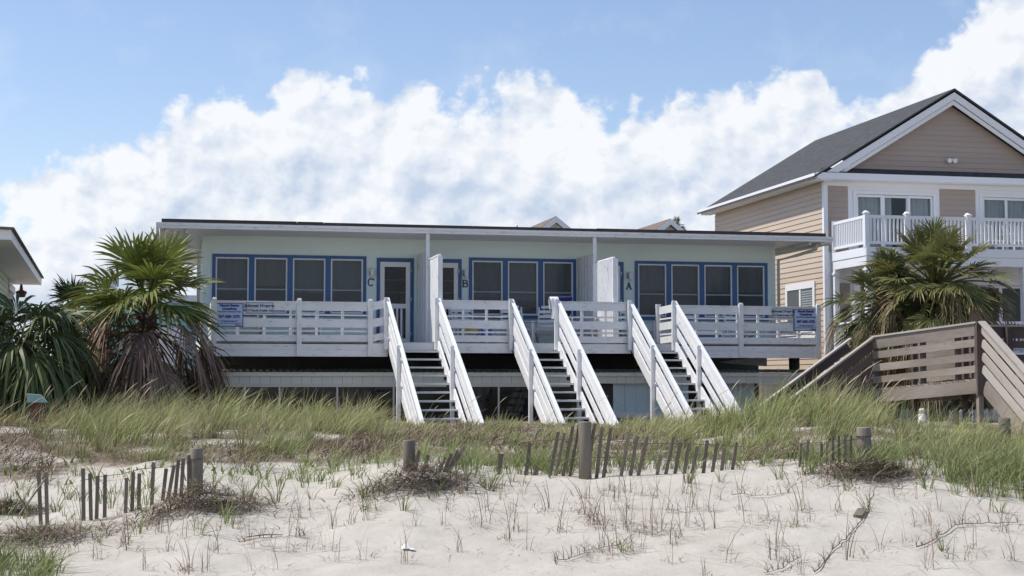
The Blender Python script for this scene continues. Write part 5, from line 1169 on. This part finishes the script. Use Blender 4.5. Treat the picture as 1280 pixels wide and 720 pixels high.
# ================================================================== SLAT FENCES AND POSTS IN THE SAND
_fd = np.array([(-100,16.2),(50,16.5),(110,16.6),(170,16.9),(245,17.2),(400,17.5),(510,17.6),(730,17.5),(900,17.5),(1080,17.6),(1300,17.6)])
def fence_D(px): return float(np.interp(px, _fd[:,0], _fd[:,1]))
def slat(fence, xt, yt, xb, yb, dd=0.0, w=.040):
    D = fence_D(xb)+dd; b = onD(xb, yb, D); t = onD(xt, yt, D); g = gz(b.x, b.y); d = (t-b); Lr = d.length; d.normalize()
    b2 = b-d*(max(0, (b.z-g))/max(d.z, .35)+.14); m = MB(); tw = random.uniform(-.5, .5)
    m.bar(b2, t, .012, w, up=(math.cos(tw), -math.sin(tw), 0)); return m.build('slat', 'slat', fence)
def fpost(xc, yt, yb, r, label, D=None, grp=None, parent=None):
    D = D or fence_D(xc); b = onD(xc, yb, D); t = onD(xc, yt, D); g = gz(b.x, b.y)
    m = MB(); n = 14; m.tube([(b.x, b.y, g-.4), (b.x+.005, b.y, (g+t.z)/2), (b.x, b.y, t.z-.012), (b.x, b.y, t.z)], [r*1.03, r*1.0, r, r*.93], n)
    o = m.build('post', 'post', parent); return o, Vector((b.x, b.y, t.z))
def wire_pts(f, pts, z_of, name='wire'):
    P = []
    for px in pts: D = fence_D(px)-.03; q = onD(px, z_of(px)+random.uniform(-2, 2), D); P.append(q)
    MB().tube(P, .0035, 5).build(name, 'wire', f)
def fence(px, label):
    D = fence_D(px); q = onD(px, 600, D); return thing('slat_fence', (q.x, q.y, gz(q.x, q.y)), label, 'fence', 'weathered slat fences half buried in the sand')
c1 = lambda l: [(x/3.272, 500+y/3.272, u/3.272, 500+v/3.272) for x, y, u, v in l]
f = fence(180, 'weathered slat fence at the left with gaps between bunches of slats')
for a in c1([(158,285,165,460),(188,295,192,455),(340,280,342,485),(368,300,372,490),(400,310,395,480),(430,305,428,490),(518,318,512,490),(545,295,540,460),(570,300,568,420),(628,255,622,400),(680,280,672,350),(712,268,692,380),(730,245,718,370),(750,240,742,370),(772,225,772,380)]): slat(f, *a)
o, tp = fpost(245, 560, 612, .072, '', parent=f); wire_pts(f, [100, 125, 150, 180, 210, 245], lambda p: 600-(p-100)*.16)
m = MB(); m.tube([tp+Vector((.078*math.cos(a), .078*math.sin(a), -.12)) for a in np.linspace(0, 6.2, 14)], .005, 5); m.build('wire_tie', 'wire', f)
for xt, yt, xb, yb, lab in ((56.5, 598, 31, 634, 'loose fence slat leaning steeply beside the left fence'), (20, 614, 32, 634, 'short broken fence slat tilting left beside the left fence')):
    D = 16.4; b, t = onD(xb, yb, D), onD(xt, yt, D); m = MB(); m.bar(b-(t-b).normalized()*.1, t, .012, .045, up=(.3, -1, 0)); o = m.build('loose_slat', 'slat'); tag(o, lab, 'slat')
c3_ = lambda l: [(600+x/3.274, 500+y/3.274, 600+u/3.274, 500+v/3.274) for x, y, u, v in l]
f = fence(700, 'long weathered slat fence leaning right on the sand crest in the middle')
for a in c3_([(90,220,75,330),(205,175,188,310),(235,272,213,333),(320,130,285,315),(345,135,308,318),(380,108,342,300),(405,98,368,310),(470,95,452,215),(500,112,480,290),(535,115,510,285),(612,132,582,285),(642,147,620,285),(685,150,650,300),(740,225,725,305),(792,152,760,305),(820,172,800,290),(855,175,838,290),(890,190,872,280),(930,165,915,290),(970,175,952,290),(1000,200,990,280),(1050,175,1035,270)]): slat(f, *a, dd=.06)
o, tp = fpost(731, 527, 598, .075, '', parent=f); wire_pts(f, [650, 680, 705, 731, 760, 800, 850, 900, 930], lambda p: 548+abs(p-731)*.06); wire_pts(f, [680, 705, 731, 760, 800, 850], lambda p: 572+abs(p-731)*.05)
c2 = lambda l: [(300+x/3.2735, 500+y/3.2735, 300+u/3.2735, 500+v/3.2735) for x, y, u, v in l]
f = fence(520, 'splintered fence post with a fan of tilted broken slats around a straw pile')
for a in c2([(735,205,715,290),(770,225,752,285),(840,235,815,290),(865,220,838,290),(890,205,845,295),(920,190,850,300),(1065,220,1058,330)]): slat(f, *a, dd=-.05)
fpost(511, 550, 598, .070, '', parent=f)
c4 = lambda l: [(920+x/3.272, 500+y/3.272, 920+u/3.272, 500+v/3.272) for x, y, u, v in l]
f = fence(1060, 'thick fence post with a few upright slats in the grass at the right')
for a in c4([(265,175,262,240),(295,165,290,235),(375,170,375,235),(395,152,398,240),(420,145,420,248),(447,140,447,252),(470,145,470,252),(350,178,348,240)]): slat(f, *a, w=.034)
o, tp = fpost(1080, 534, 578, .082, '', parent=f); wire_pts(f, [1000, 1030, 1060, 1080], lambda p: 556-(p-1000)*.1)
m = MB(); m.tube([tp+Vector((.09*math.cos(a), .09*math.sin(a), -.10)) for a in np.linspace(0, 6.2, 14)], .006, 5); m.build('wire_tie', 'wire', f)
p = base_at(1256, 555, 23.5); zt = onD(1256, 522, 23.5).z; o = MB().tube([p-Vector((0, 0, .3)), Vector((p.x, p.y, zt-.02)), Vector((p.x, p.y, zt))], [.095, .09, .075], 12).build('short_post', 'post'); tag(o, 'short dark timber post standing beside the beach steps of the walkover', 'post')

# ------------------------------------------------------------------ straw piles, dry tufts, runners
def pile(px, py, w, h, label, seed, dark=.5, n=420, sp=1.0):
    n = int(n*3.2); rng = np.random.default_rng(seed); c = on_ground(px, py); o_ = np.array(c); F = Foliage()
    # heap core of matted roots
    u = rng.normal(0, 1, (n, 2))*[.42, .42]; r2 = (u**2).sum(1); bx, by = c.x+u[:,0]*w, c.y+u[:,1]*w*.7*sp; z = ground(bx, by)+1.25*h*np.exp(-r2*2.6)*rng.uniform(0, 1.05, n)-.01
    P = np.stack([bx, by, z], 1); a = rng.normal(.1, .8, n)+np.where(rng.uniform(0, 1, n) < .5, 0, 3.14); Lg = rng.uniform(.10, .40, n)*min(1, w*1.6); lean = np.stack([np.cos(a)*Lg, np.sin(a)*Lg, np.zeros(n)], 1)
    H = rng.normal(0, .05, n)-.05*np.clip(r2, 0, 1)
    br = (rng.uniform(0, 1, (n, 1)) < dark).astype(float); T = cols(n, rng, (.035,.024,.018), (.13,.09,.062))*br+cols(n, rng, (.20,.145,.10), (.34,.265,.19))*(1-br)
    F.add(*blades(P, np.abs(H)+.01, lean, rng.uniform(.003, .0065, n), T, rng)); o = F.build('straw_pile', 'straw', off=tuple(o_)); o.location = c; tag(o, label, 'straw pile')
    return o
pile(250, 632, .85, .20, 'brown straw heap against the left fence post', 1, .45, 620); pile(525, 607, .80, .20, 'dark straw heap around the splintered fence post', 2, .65, 520)
pile(1085, 592, .72, .13, 'flat brown straw heap at the foot of the right fence post', 3, .45, 520); pile(8, 640, .5, .12, 'low straw heap at the left edge behind the loose slats', 4, .6, 320)
pile(40, 676, .9, .10, 'straw mat with green blades in the lower left corner', 5, .4, 420)
def tuft_mesh(seed, kind):
    rng = np.random.default_rng(seed); F = Foliage()
    if kind == 'dry':
        n = int(rng.integers(4, 10)); P = np.concatenate([rng.normal(0, .028, (n, 2)), np.full((n, 1), -.03)], 1); H = rng.uniform(.10, .40, n); H[0] = rng.uniform(.32, .5)
        lean = np.stack([H*rng.normal(.08, .26, n), H*rng.normal(0, .26, n), np.zeros(n)], 1)
        F.add(*blades(P, H, lean, rng.uniform(.0018, .0036, n), cols(n, rng, (.17,.12,.085), (.38,.29,.20)), rng))
        m = int(rng.integers(5, 13)); P = np.concatenate([rng.normal(0, .09, (m, 2)), rng.uniform(.0, .03, (m, 1))], 1); a = rng.uniform(0, 6.28, m); Lg = rng.uniform(.08, .30, m)
        F.add(*blades(P, rng.uniform(.01, .09, m), np.stack([np.cos(a)*Lg, np.sin(a)*Lg, np.zeros(m)], 1), rng.uniform(.0024, .004, m), cols(m, rng, (.15,.10,.075), (.36,.28,.20)), rng))
    else:
        n = int(rng.integers(8, 20)); a = rng.uniform(0, 6.28, n); P = np.stack([.03*np.cos(a), .03*np.sin(a), np.full(n, -.02)], 1); H = rng.uniform(.10, .34, n)
        lean = np.stack([H*(.2+.7*np.cos(a)), H*.7*np.sin(a), np.zeros(n)], 1)
        F.add(*blades(P, H, lean, rng.uniform(.003, .0065, n), cols(n, rng, (.13,.18,.05), (.28,.31,.13)), rng, rng.uniform(0, .9, n)))
    V = np.concatenate(F.V); me = np_mesh('dry_tuft' if kind == 'dry' else 'green_tuft', V, [np.concatenate(F.Q)], tint=np.clip(np.concatenate(F.T), 0, 1)); me.materials.append(M['straw' if kind == 'dry' else 'grass']); return me
dry = [tuft_mesh(200+k, 'dry') for k in range(14)]; grn = [tuft_mesh(300+k, 'green') for k in range(7)]
rg = np.random.default_rng(99)
def put(me, px, py, name, label, cat, group, sc=1.0):
    p = on_ground(px, py); o = bpy.data.objects.new(name, me); COL.objects.link(o); o.location = p; o.rotation_euler = (0, 0, rg.uniform(0, 6.28)); o.scale = (sc, sc, sc*rg.uniform(.85, 1.25)); tag(o, label, cat, group)
spots = [(735,690),(770,640),(775,655),(790,690),(785,600),(760,612),(800,620),(745,650),(815,668),(840,640),(860,660),(700,665),(610,655),(605,640),(660,690),(690,640),(625,625),(560,640),(575,690),(520,660),(505,705),(455,700),(440,655),(375,672),(385,640),(360,690),(345,712),(300,655),(325,640),(330,665),(410,690),(270,690),(255,715),(210,690),(180,712),(160,690),(200,665),(120,700),(100,660),(95,690),(130,672),(890,640),(925,640),(940,655),(905,690),(960,650),(965,700),(990,660),(880,720),(840,705),(1000,640),(1045,640),(1075,615),(1115,622),(1150,600),(1170,640),(1130,680),(1100,690),(1060,700),(1205,655),(1240,640),(1265,700),(1215,620),(1190,700),(1255,665),(1035,605),(985,610),(930,612),(870,612),(900,625),(640,640),(655,620),(580,615),(470,640),(415,660),(230,715),(50,700),(1145,660),(1160,655)]
for k in range(34):
    spots.append((rg.uniform(-20, 1300), 720-rg.uniform(0, 1)**1.3*115))
for k in range(20): spots.append((rg.uniform(-20, 640), rg.uniform(600, 690)))
for k in range(26): q = rg.normal(0, 1, 2); spots.append((770+q[0]*50, 655+q[1]*28))
nd = 0
for k, (px, py) in enumerate(spots):
    y_min = np.interp(px, [0, 240, 400, 510, 640, 1000, 1280], [600, 618, 600, 605, 605, 596, 612])
    if py < y_min: py = y_min+rg.uniform(0, 30)
    put(dry[k % 14], px, py, 'dry_tuft', 'small tuft of thin dry brown stalks standing in the pale sand', 'dry grass', 'dry stalk tufts in the sand', rg.uniform(.7, 1.3))
for px, py in [(172,668),(165,640),(455,622),(505,640),(455,640),(390,625),(420,610),(470,615),(345,628),(330,600),(290,596),(375,602),(540,625),(610,612),(690,598),(1085,640),(1160,614),(1250,640),(1180,690),(780,690),(860,605),(1245,628),(1060,612),(235,600),(265,612),(70,640),(25,610),(85,625),(140,636),(215,640),(120,600),(60,606),(540,592),(575,600),(640,602),(900,604),(975,600)]:
    put(grn[nd % 7], px, py, 'green_tuft', 'small tuft of fresh green beach grass growing alone in the sand', 'grass tuft', 'green tufts in the sand', rg.uniform(.7, 1.25)); nd += 1
def runner(pts, label, seed, r=.006):
    rng = np.random.default_rng(seed); P = [on_ground(*p)+Vector((0, 0, .015)) for p in pts]; Q = []
    for a, b in zip(P, P[1:]):
        for t in np.linspace(0, 1, 6)[:-1]: q = a.lerp(b, t)+Vector(rng.normal(0, .012, 3)); q.z = gz(q.x, q.y)+.012+abs(rng.normal(0, .008)); Q.append(q)
    Q.append(P[-1]); o = thing('grass_runner', tuple(Q[0]), label, 'dry runner'); MB().tube(Q, [r*(1-.5*i/len(Q)) for i in range(len(Q))], 6).build('stem', 'slat', o)
    F = Foliage(); n = len(Q)*4; i = rng.integers(0, len(Q), n); B_ = np.array([tuple(Q[k]) for k in i]); H = rng.uniform(.03, .16, n); lean = np.stack([rng.normal(0, .10, n), rng.normal(0, .08, n), np.zeros(n)], 1)
    F.add(*blades(B_, H, lean, rng.uniform(.002, .004, n), cols(n, rng, (.14,.095,.07), (.33,.25,.18)), rng)); F.build('dry_shoots', 'straw', o)
runner([(1018,719),(1040,690),(1062,672),(1085,640),(1092,618)], 'long dry runner climbing the sand towards the right fence post', 1); runner([(1145,688),(1170,676),(1195,660),(1225,657),(1272,656)], 'dry runner arching across the sand at the right edge', 2)
runner([(690,706),(715,700),(740,690),(780,680)], 'short dry runner among the dense tufts in the middle of the sand', 3, .004); runner([(300,680),(340,674),(380,672)], 'flat dry runner lying on the sand left of the white shell', 4, .004)
runner([(915,620),(945,622),(985,618)], 'thin dry runner on the sand crest left of the right fence post', 5, .004); runner([(1000,700),(980,712),(955,719)], 'stubby dry runner at the bottom of the sand near the long one', 6, .004)
p = on_ground(508, 687); m = MB(); m.sheet(lambda u, v: (p.x+.052*(u-.5)*2*(1-.35*v*v), p.y+.10*v-.05, p.z+.012+.045*math.sin(v*3.1)*math.cos((u-.5)*2.6)), 10, 8); m.sheet(lambda u, v: (p.x+.05+.03*math.cos(u*6.28)*v, p.y-.06+.03*math.sin(u*6.28)*v, p.z+.02-.012*v), 8, 3); o = m.build('shell', 'shell'); tag(o, 'white broken shell lying on the sand in the foreground', 'shell')
p = on_ground(1078, 641); q = on_ground(1072, 648); o = MB().bar(p+Vector((0, 0, .03)), q+Vector((0, 0, .02)), .09, .02).build('wood_scrap', 'post'); tag(o, 'flat grey scrap of wood on the sand beside the long runner', 'wood')
for px, py, dx, lab in ((330, 674, 46, 'thin dry stick lying flat in the lower left sand'), (1270, 617, -40, 'thin dry stick lying flat on the sand at the right edge')):
    a, b = on_ground(px-dx/2, py), on_ground(px+dx/2, py-3); o = MB().tube([a+Vector((0,0,.02)), a.lerp(b, .5)+Vector((0,0,.03)), b+Vector((0,0,.015))], [.006, .008, .004], 6).build('stick', 'slat'); tag(o, lab, 'stick')

# ================================================================== DARK SHRUBS IN THE SHADE OF THE WALKOVER
def bush(px, D, w, h, seed, label, col=(.032,.050,.022)):  # shrubs whose very dark leaf colour also paints in the shadow under the walkover
    rng = np.random.default_rng(seed); b = base_at(px, 540, D); o = thing('shrub', tuple(b), label, 'shrub'); m = MB()
    for k in range(5):
        a = k*1.26+seed; m.tube([b-Vector((0, 0, .1)), b+Vector((math.cos(a)*w*.25, math.sin(a)*w*.25, h*.45)), b+Vector((math.cos(a)*w*.5, math.sin(a)*w*.5, h*.8))], [.03, .02, .008], 6)
    m.build('stems', 'trunk', o); n = 1500; cl = rng.normal(0, 1, (26, 3)); cl /= np.linalg.norm(cl, axis=1)[:, None]; cl *= rng.uniform(.35, .85, (26, 1)); i = rng.integers(0, 26, n)
    q = cl[i]+rng.normal(0, .16, (n, 3)); P = np.array([b.x, b.y, b.z+h*.5])+q*np.array([w*.62, w*.5, h*.52]); P[:, 2] = np.maximum(P[:, 2], b.z+.02); a = rng.uniform(0, 6.28, n); Lg = rng.uniform(.06, .15, n)
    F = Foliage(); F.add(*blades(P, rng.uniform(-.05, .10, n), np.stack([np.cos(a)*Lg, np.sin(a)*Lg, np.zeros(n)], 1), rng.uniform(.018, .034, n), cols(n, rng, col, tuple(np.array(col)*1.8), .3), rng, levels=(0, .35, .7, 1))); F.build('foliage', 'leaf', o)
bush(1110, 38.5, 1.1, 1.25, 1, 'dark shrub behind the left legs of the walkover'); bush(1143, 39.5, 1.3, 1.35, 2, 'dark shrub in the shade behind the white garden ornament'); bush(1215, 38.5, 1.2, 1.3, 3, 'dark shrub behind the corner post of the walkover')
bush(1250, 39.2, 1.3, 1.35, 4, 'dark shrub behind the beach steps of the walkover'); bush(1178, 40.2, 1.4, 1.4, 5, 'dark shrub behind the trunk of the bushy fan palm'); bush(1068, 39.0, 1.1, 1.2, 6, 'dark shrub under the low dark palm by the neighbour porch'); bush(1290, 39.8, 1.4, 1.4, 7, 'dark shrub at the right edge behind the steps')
